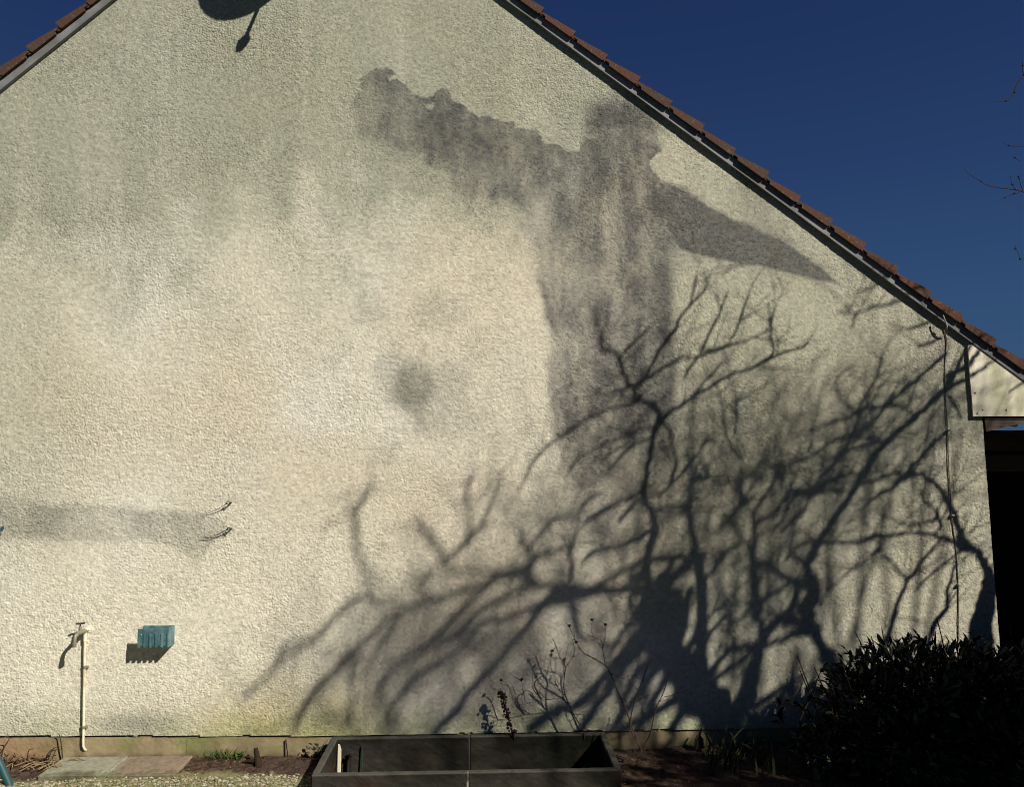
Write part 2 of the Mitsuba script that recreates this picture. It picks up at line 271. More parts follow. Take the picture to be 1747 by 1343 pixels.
def spline(p, per=6):
    p = np.asarray(p, float)
    if len(p) < 3:
        t = np.linspace(0, 1, per + 1)[:, None]
        return p[0] * (1 - t) + p[-1] * t
    q = np.vstack([2 * p[0] - p[1], p, 2 * p[-1] - p[-2]])
    out = []
    for i in range(1, len(q) - 2):
        t = np.linspace(0, 1, per, endpoint=False)[:, None]
        a, b, c, d = q[i - 1], q[i], q[i + 1], q[i + 2]
        out.append(0.5 * ((2 * b) + (c - a) * t + (2 * a - 5 * b + 4 * c - d) * t**2 + (3 * b - a - 3 * c + d) * t**3))
    out.append(p[-1:])
    return np.vstack(out)


def tube(pts, radii, sides=7):
    p = np.asarray(pts, float)
    r = np.broadcast_to(radii, (len(p),)).astype(float)
    t = np.gradient(p, axis=0)
    t /= np.linalg.norm(t, axis=1, keepdims=True) + 1e-12
    a = np.cross(t[0], [0.31, 0.2, 0.93]); a /= np.linalg.norm(a)
    A = []
    for k in range(len(p)):
        a = a - t[k] * (a @ t[k]); a /= np.linalg.norm(a) + 1e-12
        A.append(a)
    A = np.array(A); B = np.cross(t, A)
    ang = np.arange(sides) * 2 * np.pi / sides
    v = p[:, None] + r[:, None, None] * (np.cos(ang)[None, :, None] * A[:, None] + np.sin(ang)[None, :, None] * B[:, None])
    v = v.reshape(-1, 3)
    n = len(p)
    i, j = np.meshgrid(np.arange(n - 1), np.arange(sides), indexing='ij')
    q = np.stack([i * sides + j, i * sides + (j + 1) % sides, (i + 1) * sides + (j + 1) % sides, (i + 1) * sides + j], -1).reshape(-1, 4)
    f = np.vstack([q[:, [0, 1, 2]], q[:, [0, 2, 3]]])
    v = np.vstack([v, p[:1], p[-1:]])
    c0, c1 = len(v) - 2, len(v) - 1
    k = np.arange(sides)
    f = np.vstack([f, np.c_[np.full(sides, c0), (k + 1) % sides, k], np.c_[np.full(sides, c1), (n - 1) * sides + k, (n - 1) * sides + (k + 1) % sides]])
    return trimesh.Trimesh(v, f, process=False)


def leaf(length, width, fold=0.25, curl=0.25, rows=4):
    """A pointed folded leaf along +x, face up."""
    t = np.linspace(0, 1, rows + 1)
    w = width * np.sin(np.pi * t**0.8) * 0.5
    z = -curl * length * t**2
    mid = np.c_[t * length, np.zeros_like(t), z]
    L = np.c_[t * length, w, z + fold * w]
    R = np.c_[t * length, -w, z + fold * w]
    v = np.vstack([mid, L, R]); n = rows + 1; f = []
    for k in range(rows):
        f += [[k, k + 1, n + k + 1], [k, n + k + 1, n + k], [k, 2 * n + k, 2 * n + k + 1], [k, 2 * n + k + 1, k + 1]]
    return v, np.array(f)


def rot_to(d, roll):
    """3x3 whose x axis is d, turned by roll about it."""
    d = d / np.linalg.norm(d)
    s = np.cross([0, 0, 1.0], d)
    if np.linalg.norm(s) < 1e-3: s = np.array([0, 1.0, 0])
    s /= np.linalg.norm(s); u = np.cross(d, s)
    c, q = math.cos(roll), math.sin(roll)
    return np.c_[d, c * s + q * u, -q * s + c * u]


def scatter_leaves(rng, pos, dirs, lengths, width_ratio, rolls=0.5, fold=0.25, curl=0.2, rows=3):
    base_v, base_f = leaf(1.0, width_ratio, fold, curl, rows)
    V, F = [], []
    for k in range(len(pos)):
        M = rot_to(dirs[k], rng.normal(0, rolls))
        V.append((base_v * lengths[k]) @ M.T + pos[k]); F.append(base_f + k * len(base_v))
    return trimesh.Trimesh(np.vstack(V), np.vstack(F), process=False)


def diffuse(rgb): return {'type': 'diffuse', 'reflectance': {'type': 'rgb', 'value': list(rgb)}}


def two(b): return {'type': 'twosided', 'bsdf': b}


def bumped(b, fn, scale=1.0, eps=1e-3):
    return {'type': 'bumpmap', 'texture': mikit.proc(fn, eps=eps), 'scale': scale, 'bsdf': b}


def sd_poly(x, z, pts):
    """Signed distance (negative inside) to a polygon, drjit."""
    n = len(pts)
    d = mi.Float(1e9); s = mi.Float(1.0)
    for i in range(n):
        ax, az = pts[i]; bx, bz = pts[i - 1]
        ex, ez = bx - ax, bz - az
        wx, wz = x - ax, z - az
        t = dr.clip((wx * ex + wz * ez) / (ex * ex + ez * ez), 0, 1)
        d = dr.minimum(d, dr.square(wx - ex * t) + dr.square(wz - ez * t))
        c1 = z >= az; c2 = z < bz; c3 = (ex * wz) > (ez * wx)
        s = dr.select((c1 & c2 & c3) | (~c1 & ~c2 & ~c3), -s, s)
    return s * dr.sqrt(d)


# ---------------------------------------------------------------- materials
def wall_color(p, n, uv):
    x, z = p.x, p.z
    lo = fbm(x * 1.3 + 7, z * 1.3, 3.0, 4)
    mid = fbm(x * 5.0, z * 4.2, 9.0, 3)
    streak = fbm(x * 9.0, z * 0.55, 21.0, 3)
    grain = fbm(x * 60.0, z * 60.0, 31.0, 3)
    pit_shade = noise(x * 118.0 + 3, z * 150.0, 5.0) - 0.12 + 0.24 * noise(x * 3.1, z * 3.1, 50.0)
    c = mi.Color3f(0.585, 0.565, 0.475)
    c = mix(c, mi.Color3f(0.64, 0.63, 0.555), smoothstep(0.45, 0.7, lo))
    c = mix(c, mi.Color3f(0.575, 0.53, 0.42), smoothstep(0.48, 0.72, fbm(x * 0.9 + 31, z * 0.9, 3.0, 3)) * 0.7)
    # algae film on the upper part, washed thinner below
    edge = 3.62 + 0.13 * x
    film = smoothstep(-0.75, 0.75, z - edge + (mid - 0.5) * 1.0 + (lo - 0.5) * 1.3)
    film = film * (0.74 + 0.52 * streak)
    right = smoothstep(0.7, 1.5, x + (mid - 0.5) * 0.5) * (0.75 + 0.25 * smoothstep(0.9, 2.0, z))  # right zone: dirt film, deepened to paint in lens vignette
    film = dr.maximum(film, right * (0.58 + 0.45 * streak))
    low = smoothstep(0.75, 0.05, z + (lo - 0.5) * 0.9) * 0.35
    left = smoothstep(-2.3, -3.4, x + (lo - 0.5) * 1.2) * 0.45
    film = dr.maximum(film, dr.maximum(low, left))
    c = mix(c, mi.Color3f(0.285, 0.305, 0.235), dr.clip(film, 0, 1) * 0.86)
    c = mix(c, mi.Color3f(0.69, 0.67, 0.565), smoothstep(1.7, 0.7, z + (lo - .5) * 1.2) * smoothstep(-0.1, -1.0, x) * smoothstep(0.15, 0.5, z) * 0.6)
    # right half: greener, darker render; dirt with lens vignette painted in
    c = mix(c, mi.Color3f(0.40, 0.40, 0.315), smoothstep(0.5, 2.0, x) * 0.55)
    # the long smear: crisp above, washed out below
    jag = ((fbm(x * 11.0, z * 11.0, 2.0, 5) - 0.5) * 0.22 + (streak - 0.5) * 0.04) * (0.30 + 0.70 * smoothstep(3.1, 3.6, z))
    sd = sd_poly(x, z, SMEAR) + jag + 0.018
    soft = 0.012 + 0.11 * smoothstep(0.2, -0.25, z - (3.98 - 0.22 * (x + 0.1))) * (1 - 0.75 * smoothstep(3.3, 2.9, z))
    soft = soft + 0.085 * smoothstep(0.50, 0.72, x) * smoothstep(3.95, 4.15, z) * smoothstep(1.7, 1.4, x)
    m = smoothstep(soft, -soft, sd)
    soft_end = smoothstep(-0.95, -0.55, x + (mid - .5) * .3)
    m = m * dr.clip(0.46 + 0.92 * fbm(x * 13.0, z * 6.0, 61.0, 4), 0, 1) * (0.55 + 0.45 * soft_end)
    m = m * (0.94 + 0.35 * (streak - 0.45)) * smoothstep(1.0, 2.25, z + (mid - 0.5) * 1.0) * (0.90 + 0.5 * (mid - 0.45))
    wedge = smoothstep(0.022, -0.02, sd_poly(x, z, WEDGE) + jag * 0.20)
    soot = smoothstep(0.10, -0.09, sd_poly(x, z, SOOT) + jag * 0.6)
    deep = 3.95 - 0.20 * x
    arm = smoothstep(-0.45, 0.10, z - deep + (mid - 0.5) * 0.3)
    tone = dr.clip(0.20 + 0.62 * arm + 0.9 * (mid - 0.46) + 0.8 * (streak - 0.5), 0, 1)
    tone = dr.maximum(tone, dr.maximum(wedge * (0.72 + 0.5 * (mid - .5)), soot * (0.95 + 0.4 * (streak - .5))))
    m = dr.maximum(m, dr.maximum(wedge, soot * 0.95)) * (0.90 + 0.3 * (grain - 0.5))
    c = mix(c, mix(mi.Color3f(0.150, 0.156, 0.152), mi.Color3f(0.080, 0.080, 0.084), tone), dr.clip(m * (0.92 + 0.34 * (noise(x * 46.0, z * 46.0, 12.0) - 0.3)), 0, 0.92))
    # dark runs under the verge
    vz = 5.175 - 0.7564 * x - z
    run = smoothstep(0.50, 0.78, fbm(x * 5.0 + 11, z * 0.5, 4.0, 4)) * smoothstep(0.9, 0.0, vz) * smoothstep(0.1, 0.5, x) * (0.55 + 0.45 * smoothstep(2.2, 2.6, dr.abs(x - 0.1) + 1.6))
    c = mix(c, mi.Color3f(0.15, 0.15, 0.13), dr.clip(run * 0.45, 0, 0.6))
    # round stain and dirt above it
    rd = dr.sqrt(dr.square(x - DISC[0]) + dr.square(z - DISC[1]) * 0.8)
    tail = smoothstep(0.12, 0.02, dr.abs(x - DISC[0] - 0.03) + (mid - .5) * .1) * smoothstep(-0.42, -0.1, z - DISC[1]) * smoothstep(0.05, -0.05, z - DISC[1])
    disc = dr.maximum(smoothstep(0.21, 0.10, rd + (mid - 0.5) * 0.12) * 0.50, tail * 0.32) + smoothstep(0.9, 0.1, rd) * smoothstep(0.42, 0.66, mid) * 0.32
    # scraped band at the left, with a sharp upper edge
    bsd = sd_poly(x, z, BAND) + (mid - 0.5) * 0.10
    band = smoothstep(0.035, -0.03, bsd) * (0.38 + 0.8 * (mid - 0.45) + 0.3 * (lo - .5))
    # smudge by the standpipe
    sm = smoothstep(0.30, 0.05, dr.sqrt(dr.square((x - SMUDGE[0]) * 0.9) + dr.square((z - SMUDGE[1]) * 2.6)) + (mid - 0.5) * 0.2) * 0.5
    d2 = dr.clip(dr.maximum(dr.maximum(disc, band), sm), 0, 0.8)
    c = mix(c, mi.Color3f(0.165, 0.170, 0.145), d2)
    # yellow-green moss tint above the plinth
    moss = smoothstep(0.60, 0.08, z + (lo - 0.5) * 0.4) * smoothstep(0.9, 0.1, dr.abs(x - YEL[0]))
    c = mix(c, mi.Color3f(0.47, 0.41, 0.16), moss * 0.75)
    moss2 = smoothstep(0.34, 0.10, z + (mid - 0.5) * 0.3) * smoothstep(0.4, 0.7, lo + 0.1)
    c = mix(c, mi.Color3f(0.28, 0.32, 0.14), moss2 * 0.5)
    c = c * (0.74 + 0.52 * grain)
    dirty = dr.clip(dr.maximum(d2, m) + 0.5 * film, 0, 1)
    c = c * (1.0 - (0.26 + 0.10 * dirty) * smoothstep(0.78 - 0.14 * dirty, 0.93 - 0.08 * dirty, pit_shade))  # specks are small shadows of the relief, painted into the colour
    return c


def grit(p, n, uv):
    jx, jz = 0.35 * noise(p.x * 40.0, p.z * 40.0, 2.0), 0.35 * noise(p.x * 40.0, p.z * 40.0, 9.0)
    a = voronoi(p.x * 72.0 + jx, p.z * 78.0 + jz)[0]
    k = 0.45 + 1.1 * noise(p.x * 2.3, p.z * 2.3, 4.0)
    return k * (0.0026 * (1 - dr.minimum(a, 1.0)) + 0.0019 * noise(p.x * 110.0, p.z * 110.0, p.y * 30.0))


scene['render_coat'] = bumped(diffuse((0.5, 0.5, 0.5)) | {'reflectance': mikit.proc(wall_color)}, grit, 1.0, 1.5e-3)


def plinth_color(p, n, uv):
    a = fbm(p.x * 2.2, p.z * 9.0, p.y * 3, 4); b = fbm(p.x * 14, p.z * 14, p.y * 9, 3)
    c = mix(mi.Color3f(0.27, 0.225, 0.135), mi.Color3f(0.19, 0.205, 0.09), smoothstep(0.42, 0.65, a))
    c = mix(c, mi.Color3f(0.30, 0.19, 0.10), smoothstep(0.55, 0.75, fbm(p.x * 1.7 + 9, p.z * 6, 0.0, 3)) * 0.5)
    c = mix(c, mi.Color3f(0.10, 0.075, 0.05), smoothstep(0.05, -0.02, p.z + (b - 0.5) * 0.05) * 0.7)
    return c * (0.75 + 0.5 * b)


scene['plinth_mortar'] = bumped(diffuse((.4, .4, .4)) | {'reflectance': mikit.proc(plinth_color)}, lambda p, n, uv: 0.003 * fbm(p.x * 50, p.z * 50, p.y * 50, 3))


def tile_color(p, n, uv):
    k = cell_rand(dr.floor(p.x * 4.56 - 1.93), 3, 1)
    b = fbm(p.x * 22, p.z * 22, p.y * 22, 4)
    c = mix(mi.Color3f(0.098, 0.042, 0.026), mi.Color3f(0.066, 0.038, 0.027), k)
    c = mix(c, mi.Color3f(0.06, 0.05, 0.035), smoothstep(0.45, 0.75, b) * 0.7)
    c = mix(c, mi.Color3f(0.13, 0.115, 0.08), smoothstep(0.70, 0.80, fbm(p.x * 55, p.z * 55, p.y * 40, 2)) * 0.5)
    return c


scene['clay_tile'] = two(bumped({'type': 'principled', 'base_color': mikit.proc(tile_color), 'roughness': 0.85, 'specular': 0.25}, lambda p, n, uv: 0.002 * fbm(p.x * 90, p.z * 90, p.y * 90, 2)))


def zinc_color(p, n, uv):
    b = fbm(p.x * 6, p.z * 6, p.y * 6, 4)
    return mix(mi.Color3f(0.205, 0.215, 0.23), mi.Color3f(0.125, 0.13, 0.13), smoothstep(0.35, 0.7, b))


scene['grey_board'] = two({'type': 'principled', 'base_color': mikit.proc(zinc_color), 'roughness': 0.55, 'specular': 0.3})


def panel_color(p, n, uv):
    b = fbm(p.x * 9, p.z * 2.2, 1.0, 4)
    c = mix(mi.Color3f(0.74, 0.71, 0.57), mi.Color3f(0.52, 0.52, 0.34), smoothstep(0.48, 0.8, b) * 0.6)
    return mix(c, mi.Color3f(0.40, 0.42, 0.22), smoothstep(0.09, 0.02, dr.abs(p.x - 3.50 + 0.1 * (p.z - 2.4))) * 0.5)


scene['painted_board'] = two({'type': 'principled', 'base_color': mikit.proc(panel_color), 'roughness': 0.6, 'specular': 0.3})


def timber_color(p, n, uv):
    g = fbm(p.x * 3 + p.z * 30, p.z * 40, p.y * 4, 4)
    return mix(mi.Color3f(0.050, 0.040, 0.033), mi.Color3f(0.12, 0.10, 0.085), g)


scene['dark_timber'] = two(bumped(diffuse((.04, .04, .04)) | {'reflectance': mikit.proc(timber_color)}, lambda p, n, uv: 0.002 * fbm(p.x * 4, p.z * 90, p.y * 30, 2)))
scene['grey_timber'] = two(diffuse((.1, .1, .1)) | {'reflectance': mikit.proc(lambda p, n, uv: mix(mi.Color3f(0.10, 0.10, 0.10), mi.Color3f(0.19, 0.185, 0.18), fbm(p.x * 3, p.z * 60, p.y * 3, 3)))})
scene['stained_wood'] = two(diffuse((0.045, 0.035, 0.028)))


def pipe_color(p, n, uv):
    b = fbm(p.x * 40, p.z * 12, p.y * 40, 3)
    return mix(mi.Color3f(0.66, 0.63, 0.50), mi.Color3f(0.38, 0.34, 0.20), smoothstep(0.5, 0.75, b))


scene['cream_pipe'] = {'type': 'principled', 'base_color': mikit.proc(pipe_color), 'roughness': 0.4, 'specular': 0.4}
scene['tarnished_brass'] = {'type': 'principled', 'base_color': {'type': 'rgb', 'value': [0.22, 0.205, 0.15]}, 'roughness': 0.5, 'metallic': 0.3}
scene['dark_iron'] = {'type': 'principled', 'base_color': {'type': 'rgb', 'value': [0.05, 0.048, 0.045]}, 'roughness': 0.5, 'metallic': 0.5}


def teal_color(p, n, uv):
    b = fbm(p.x * 30, p.z * 18, p.y * 30, 4)
    c = mix(mi.Color3f(0.042, 0.105, 0.122), mi.Color3f(0.092, 0.185, 0.200), smoothstep(0.3, 0.7, b))
    return mix(c, mi.Color3f(0.16, 0.24, 0.27), smoothstep(0.66, 0.82, fbm(p.x * 20 + 5, p.z * 35, p.y * 9, 2)) * 0.5)


scene['teal_plastic'] = two({'type': 'principled', 'base_color': mikit.proc(teal_color), 'roughness': 0.5, 'specular': 0.4})
scene['teal_paint'] = {'type': 'principled', 'base_color': {'type': 'rgb', 'value': [0.014, 0.06, 0.075]}, 'roughness': 0.45}
scene['blue_metal'] = {'type': 'principled', 'base_color': {'type': 'rgb', 'value': [0.035, 0.07, 0.11]}, 'roughness': 0.45}
scene['wire'] = diffuse((0.10, 0.095, 0.085))
scene['pale_wire'] = diffuse((0.34, 0.33, 0.32))
scene['cable_sheath'] = diffuse((0.20, 0.18, 0.14))


def concrete_color(p, n, uv):
    a = fbm(p.x * 2.5, p.y * 4, p.z * 4, 4); b = fbm(p.x * 26, p.y * 26, p.z * 26, 3)
    c = mix(mi.Color3f(0.036, 0.034, 0.029), mi.Color3f(0.014, 0.016, 0.012), smoothstep(0.35, 0.65, a))
    c = mix(c, mi.Color3f(0.052, 0.027, 0.020), smoothstep(0.58, 0.74, fbm(p.x * 3 + 7, p.y * 3, p.z * 5, 3)) * 0.6)
    c = mix(c, mi.Color3f(0.10, 0.097, 0.085), smoothstep(0.118, 0.128, p.z) * 0.5)
    return c * (0.7 + 0.6 * b)


scene['mossy_concrete'] = bumped(diffuse((.1, .1, .1)) | {'reflectance': mikit.proc(concrete_color)}, lambda p, n, uv: 0.003 * fbm(p.x * 60, p.y * 60, p.z * 60, 3))


def slab_color(p, n, uv):
    a = fbm(p.x * 5, p.y * 5, 1.0, 4); b = fbm(p.x * 45, p.y * 45, 2.0, 3)
    side = smoothstep(-2.27, -2.2, p.x)
    c = mix(mi.Color3f(0.235, 0.240, 0.185), mi.Color3f(0.205, 0.165, 0.125), side)
    c = mix(c, mi.Color3f(0.09, 0.07, 0.05), smoothstep(0.45, 0.70, a) * 0.8)
    c = mix(c, mi.Color3f(0.10, 0.105, 0.06), smoothstep(-0.22, -0.33, p.y + (b - .5) * .12) * 0.6)
    return c * (0.72 + 0.56 * b)


scene['slab_concrete'] = bumped(diffuse((.3, .3, .3)) | {'reflectance': mikit.proc(slab_color)}, lambda p, n, uv: 0.003 * fbm(p.x * 60, p.y * 60, p.z * 60, 3))
scene['pale_mortar'] = diffuse((0.3, 0.3, 0.3)) | {'reflectance': mikit.proc(lambda p, n, uv: mix(mi.Color3f(0.07, 0.068, 0.06), mi.Color3f(0.27, 0.26, 0.21), smoothstep(0.4, 0.6, fbm(p.x * 30, p.y * 30, p.z * 30, 3)) * smoothstep(-0.4, -0.6, p.y)))}


def soil_color(p, n, uv):
    a = fbm(p.x * 3, p.y * 3, 0.0, 4); b = fbm(p.x * 38, p.y * 38, 1.0, 4)
    c = mix(mi.Color3f(0.042, 0.029, 0.022), mi.Color3f(0.082, 0.057, 0.043), smoothstep(0.35, 0.7, b))
    c = mix(c, mi.Color3f(0.055, 0.040, 0.033), smoothstep(0.5, 0.7, a))
    g = smoothstep(-0.27, -0.36, p.y + (a - 0.5) * 0.18) * smoothstep(-0.85, -1.05, p.x)
    c = mix(c, mix(mi.Color3f(0.19, 0.175, 0.10), mi.Color3f(0.11, 0.12, 0.055), b), g)
    far = smoothstep(-2.2, -3.4, p.y)
    return mix(c, mix(mi.Color3f(0.06, 0.08, 0.03), mi.Color3f(0.10, 0.11, 0.045), b), far)


scene['soil'] = bumped(diffuse((.1, .1, .1)) | {'reflectance': mikit.proc(soil_color)}, lambda p, n, uv: 0.012 * fbm(p.x * 34, p.y * 34, p.z * 10, 4))
for k, c in enumerate([(0.34, 0.33, 0.24), (0.21, 0.205, 0.14), (0.13, 0.14, 0.075), (0.27, 0.23, 0.165)]):
    scene[f'pebble_stone_{k}'] = diffuse(c)


def bark_color(p, n, uv):
    b = fbm(p.x * 14, p.y * 14, p.z * 5, 4)
    return mix(mi.Color3f(0.060, 0.048, 0.040), mi.Color3f(0.135, 0.118, 0.100), b)


scene['bark'] = diffuse((.1, .1, .1)) | {'reflectance': mikit.proc(bark_color)}
scene['twig_bark'] = diffuse((0.060, 0.042, 0.034))
scene['dry_stalk'] = diffuse((0.24, 0.185, 0.11))
scene['seed_brown'] = diffuse((0.030, 0.022, 0.016))


def glossy_leaf(c): return two({'type': 'principled', 'base_color': {'type': 'rgb', 'value': list(c)}, 'roughness': 0.42, 'specular': 0.3})


scene['laurel_leaf'] = glossy_leaf((0.011, 0.017, 0.008))
scene['laurel_leaf_pale'] = glossy_leaf((0.062, 0.078, 0.040))
scene['iris_leaf'] = two({'type': 'principled', 'base_color': {'type': 'rgb', 'value': [0.045, 0.06, 0.028]}, 'roughness': 0.5, 'specular': 0.3})
scene['grey_leaf'] = two(diffuse((0.055, 0.068, 0.042)))
scene['weed_leaf'] = two(diffuse((0.07, 0.11, 0.03)))
scene['dead_leaf'] = two(diffuse((0.17, 0.11, 0.065)))
scene['white_plastic'] = two({'type': 'principled', 'base_color': {'type': 'rgb', 'value': [0.66, 0.62, 0.48]}, 'roughness': 0.4})
scene['black_plastic'] = {'type': 'principled', 'base_color': {'type': 'rgb', 'value': [0.02, 0.02, 0.02]}, 'roughness': 0.4}
scene['green_stake'] = {'type': 'principled', 'base_color': {'type': 'rgb', 'value': [0.015, 0.045, 0.03]}, 'roughness': 0.5}
scene['dish_grey'] = two({'type': 'principled', 'base_color': {'type': 'rgb', 'value': [0.30, 0.30, 0.31]}, 'roughness': 0.45})

# ---------------------------------------------------------------- ground
TX0, TX1, TY0, TY1 = -0.965, 0.775, -0.70, -0.055        # outer rectangle of the trough


def ground_z(x, y):
    p = np.stack([x, y, np.zeros_like(x)], -1)
    h = 0.030 * (meshkit.fbm(p * 3.5, 3, 5) - 0.5) + 0.026 * (meshkit.fbm(p * 22, 3, 9) - 0.5)
    h = h * np.clip(1.4 - np.abs(y) / 4, 0.15, 1) - 0.004
    h = h + 0.045 * np.clip((x - 0.8) / 1.5, 0, 1) * np.clip(1 + y / 3, 0, 1)
    slab = (x > -2.72) & (x < -1.82) & (y > -0.33) & (y < 0.03)
    h = np.where(slab, np.minimum(h, 0.004), h)
    inside = (x > TX0 + .03) & (x < TX1 - .03) & (y > TY0 + .03) & (y < TY1 - .03)
    return np.where(inside, h - 0.13, h)


gx = np.r_[np.linspace(-70, -5, 40)[:-1], np.arange(-5, 5.2, 0.016), np.linspace(5.2, 70, 40)[1:]]
gy = np.r_[np.linspace(-70, -2.4, 40)[:-1], np.arange(-2.4, 0.4, 0.016), np.linspace(0.4, 90, 40)[1:]]
GX, GY = np.meshgrid(gx, gy, indexing='xy')
GZ = ground_z(GX, GY)
nx, ny = len(gx), len(gy)
I = np.arange(nx * ny).reshape(ny, nx)
q = np.stack([I[:-1, :-1], I[:-1, 1:], I[1:, 1:], I[1:, :-1]], -1).reshape(-1, 4)
put('ground', (np.stack([GX, GY, GZ], -1).reshape(-1, 3), q), 'soil', smooth=True)
tag('ground', 'dark brown garden soil along the foot of the wall', kind='structure')

# ---------------------------------------------------------------- the house
tag('house', 'rendered house gable with a stained rough-cast wall and brown clay verge tiles', 'house')
RS, RZ = -0.7564, 5.175         # right verge: z = RZ + RS x (underside of the board)
LS, LZ = 0.896, 7.267           # left verge
AX = (RZ - LZ) / (LS - RS); AZ = RZ + RS * AX
corner_x = lambda z: np.interp(z, [c[1] for c in CORNER[::-1]], [c[0] for c in CORNER[::-1]])
plinth_z = lambda x: np.interp(x, [c[0] for c in PLINTH], [c[1] for c in PLINTH])
XL = -5.9
# rough-cast wall face: a displaced sheet, its grid following the right-hand corner
STEP = 0.0085
zz = np.arange(0.10, AZ + 0.1, STEP)
uu = np.arange(0.0, 1.0, STEP / 6.9)
uu = np.r_[uu, 1.0]
U, Z = np.meshgrid(uu, zz, indexing='xy')
XLV = -3.62
X = XLV + U * (corner_x(np.clip(Z, -0.08, 2.15)) - XLV)
X = np.where(Z > 2.15, XLV + U * (3.39 - XLV), X)
bot = plinth_z(X)
p3 = np.stack([X, np.zeros_like(X), Z], -1)
rough = meshkit.fbm(p3 * 52.0, 2, 3)
lump = meshkit.noise(p3 * 70.0, 17)
wave = meshkit.fbm(p3 * 1.6, 3, 8)
amp = 0.75 + 0.7 * meshkit.fbm(p3 * 2.1, 2, 44)
Y = -(0.0030 * amp * (rough - 0.5) + 0.0020 * amp * np.maximum(lump - 0.35, 0) + 0.010 * (wave - 0.5))
ragged = 0.010 * (meshkit.fbm(np.stack([X * 9, 0 * X, 0 * X], -1), 3, 2) - 0.5)
keep = (Z > bot + ragged) & (Z < RZ + RS * X + 0.045) & (Z < LZ + LS * X + 0.045)
I = np.arange(X.size).reshape(X.shape)
q = np.stack([I[:-1, :-1], I[:-1, 1:], I[1:, 1:], I[1:, :-1]], -1)
kq = (keep[:-1, :-1] & keep[:-1, 1:] & keep[1:, 1:] & keep[1:, :-1])
q = q[kq]
used = np.unique(q); remap = np.full(X.size, -1); remap[used] = np.arange(len(used))
WV = np.stack([X, Y, Z], -1).reshape(-1, 3)[used]
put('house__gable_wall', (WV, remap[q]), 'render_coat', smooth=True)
# the rest of the gable to the left, the body of the wall behind the render, and the other walls
body = Polygon([(XL, -0.3), (3.425, -0.3), (3.378, 2.15), (3.378, RZ + RS * 3.378 + .04), (AX, AZ + .04), (XL, LZ + LS * XL + .04)])
put('house__wall_body', prism_xz(list(body.exterior.coords)[:-1], 0.012, 0.26), 'plinth_mortar')
put('house__gable_wall', prism_xz([(XL, 0.1), (XLV + .002, 0.1), (XLV + .002, LZ + LS * XLV + .04), (XL, LZ + LS * XL + .04)], -0.004, 0.0118), 'render_coat')
put('house__side_wall', box(3.12, 3.376, 0.262, 8.0, -0.3, 2.15), 'plinth_mortar')
put('house__side_wall', box(XL, XL + .25, 0.262, 8.0, -0.3, LZ + LS * XL), 'plinth_mortar')
put('house__back_wall', prism_xz(list(body.exterior.coords)[:-1], 8.0, 8.25), 'plinth_mortar')
# plinth, slightly recessed under the ragged edge of the render, in two runs of different age
rngp = np.random.default_rng(4)
for a, b, dy in ((XL, -1.895, 0.004), (-1.893, 3.43, 0.001)):
    xs = np.arange(a, b + 1e-6, min(0.04, (b - a)))
    if xs[-1] < b - 1e-6: xs = np.r_[xs, b]
    zs = np.r_[-0.25, np.linspace(-0.02, 0.16, 12)]
    PX, PZ = np.meshgrid(xs, zs, indexing='xy')
    pp = np.stack([PX, 0 * PX, PZ], -1)
    PY = dy - 0.006 * (meshkit.fbm(pp * 12, 3, 6) - 0.5) + 0.006 - 0.012
    top = plinth_z(PX) - 0.006
    PZ = np.where(PZ > 0.15, top, np.minimum(PZ, top - 0.004 * (0.16 - PZ)))
    I = np.arange(PX.size).reshape(PX.shape)
    q = np.stack([I[:-1, :-1], I[:-1, 1:], I[1:, 1:], I[1:, :-1]], -1).reshape(-1, 4)
    v = np.stack([PX, PY, PZ], -1).reshape(-1, 3)
    # a ledge back to the wall body
    m = trimesh.Trimesh(v, np.vstack([q[:, [0, 1, 2]], q[:, [0, 2, 3]]]), process=False)
    put('house__plinth', m, 'plinth_mortar', smooth=True)


def slope_frame(right):
    if right:
        e = np.array([1.0, RS]); o = np.array([AX, AZ])
    else:
        e = np.array([-1.0, -LS]); o = np.array([AX, AZ])
    e = e / np.linalg.norm(e)
    nrm = np.array([-e[1], e[0]]) if right else np.array([e[1], -e[0]])
    if nrm[1] < 0: nrm = -nrm
    return o, e, nrm


def on_slope(right, poly):
    o, e, nrm = slope_frame(right)
    return [tuple(o + e * s + nrm * h) for s, h in poly]


def board(right, s0, s1, h0, h1, y0, y1):
    return prism_xz(on_slope(right, [(s0, h0), (s1, h0), (s1, h1), (s0, h1)]), y0, y1)


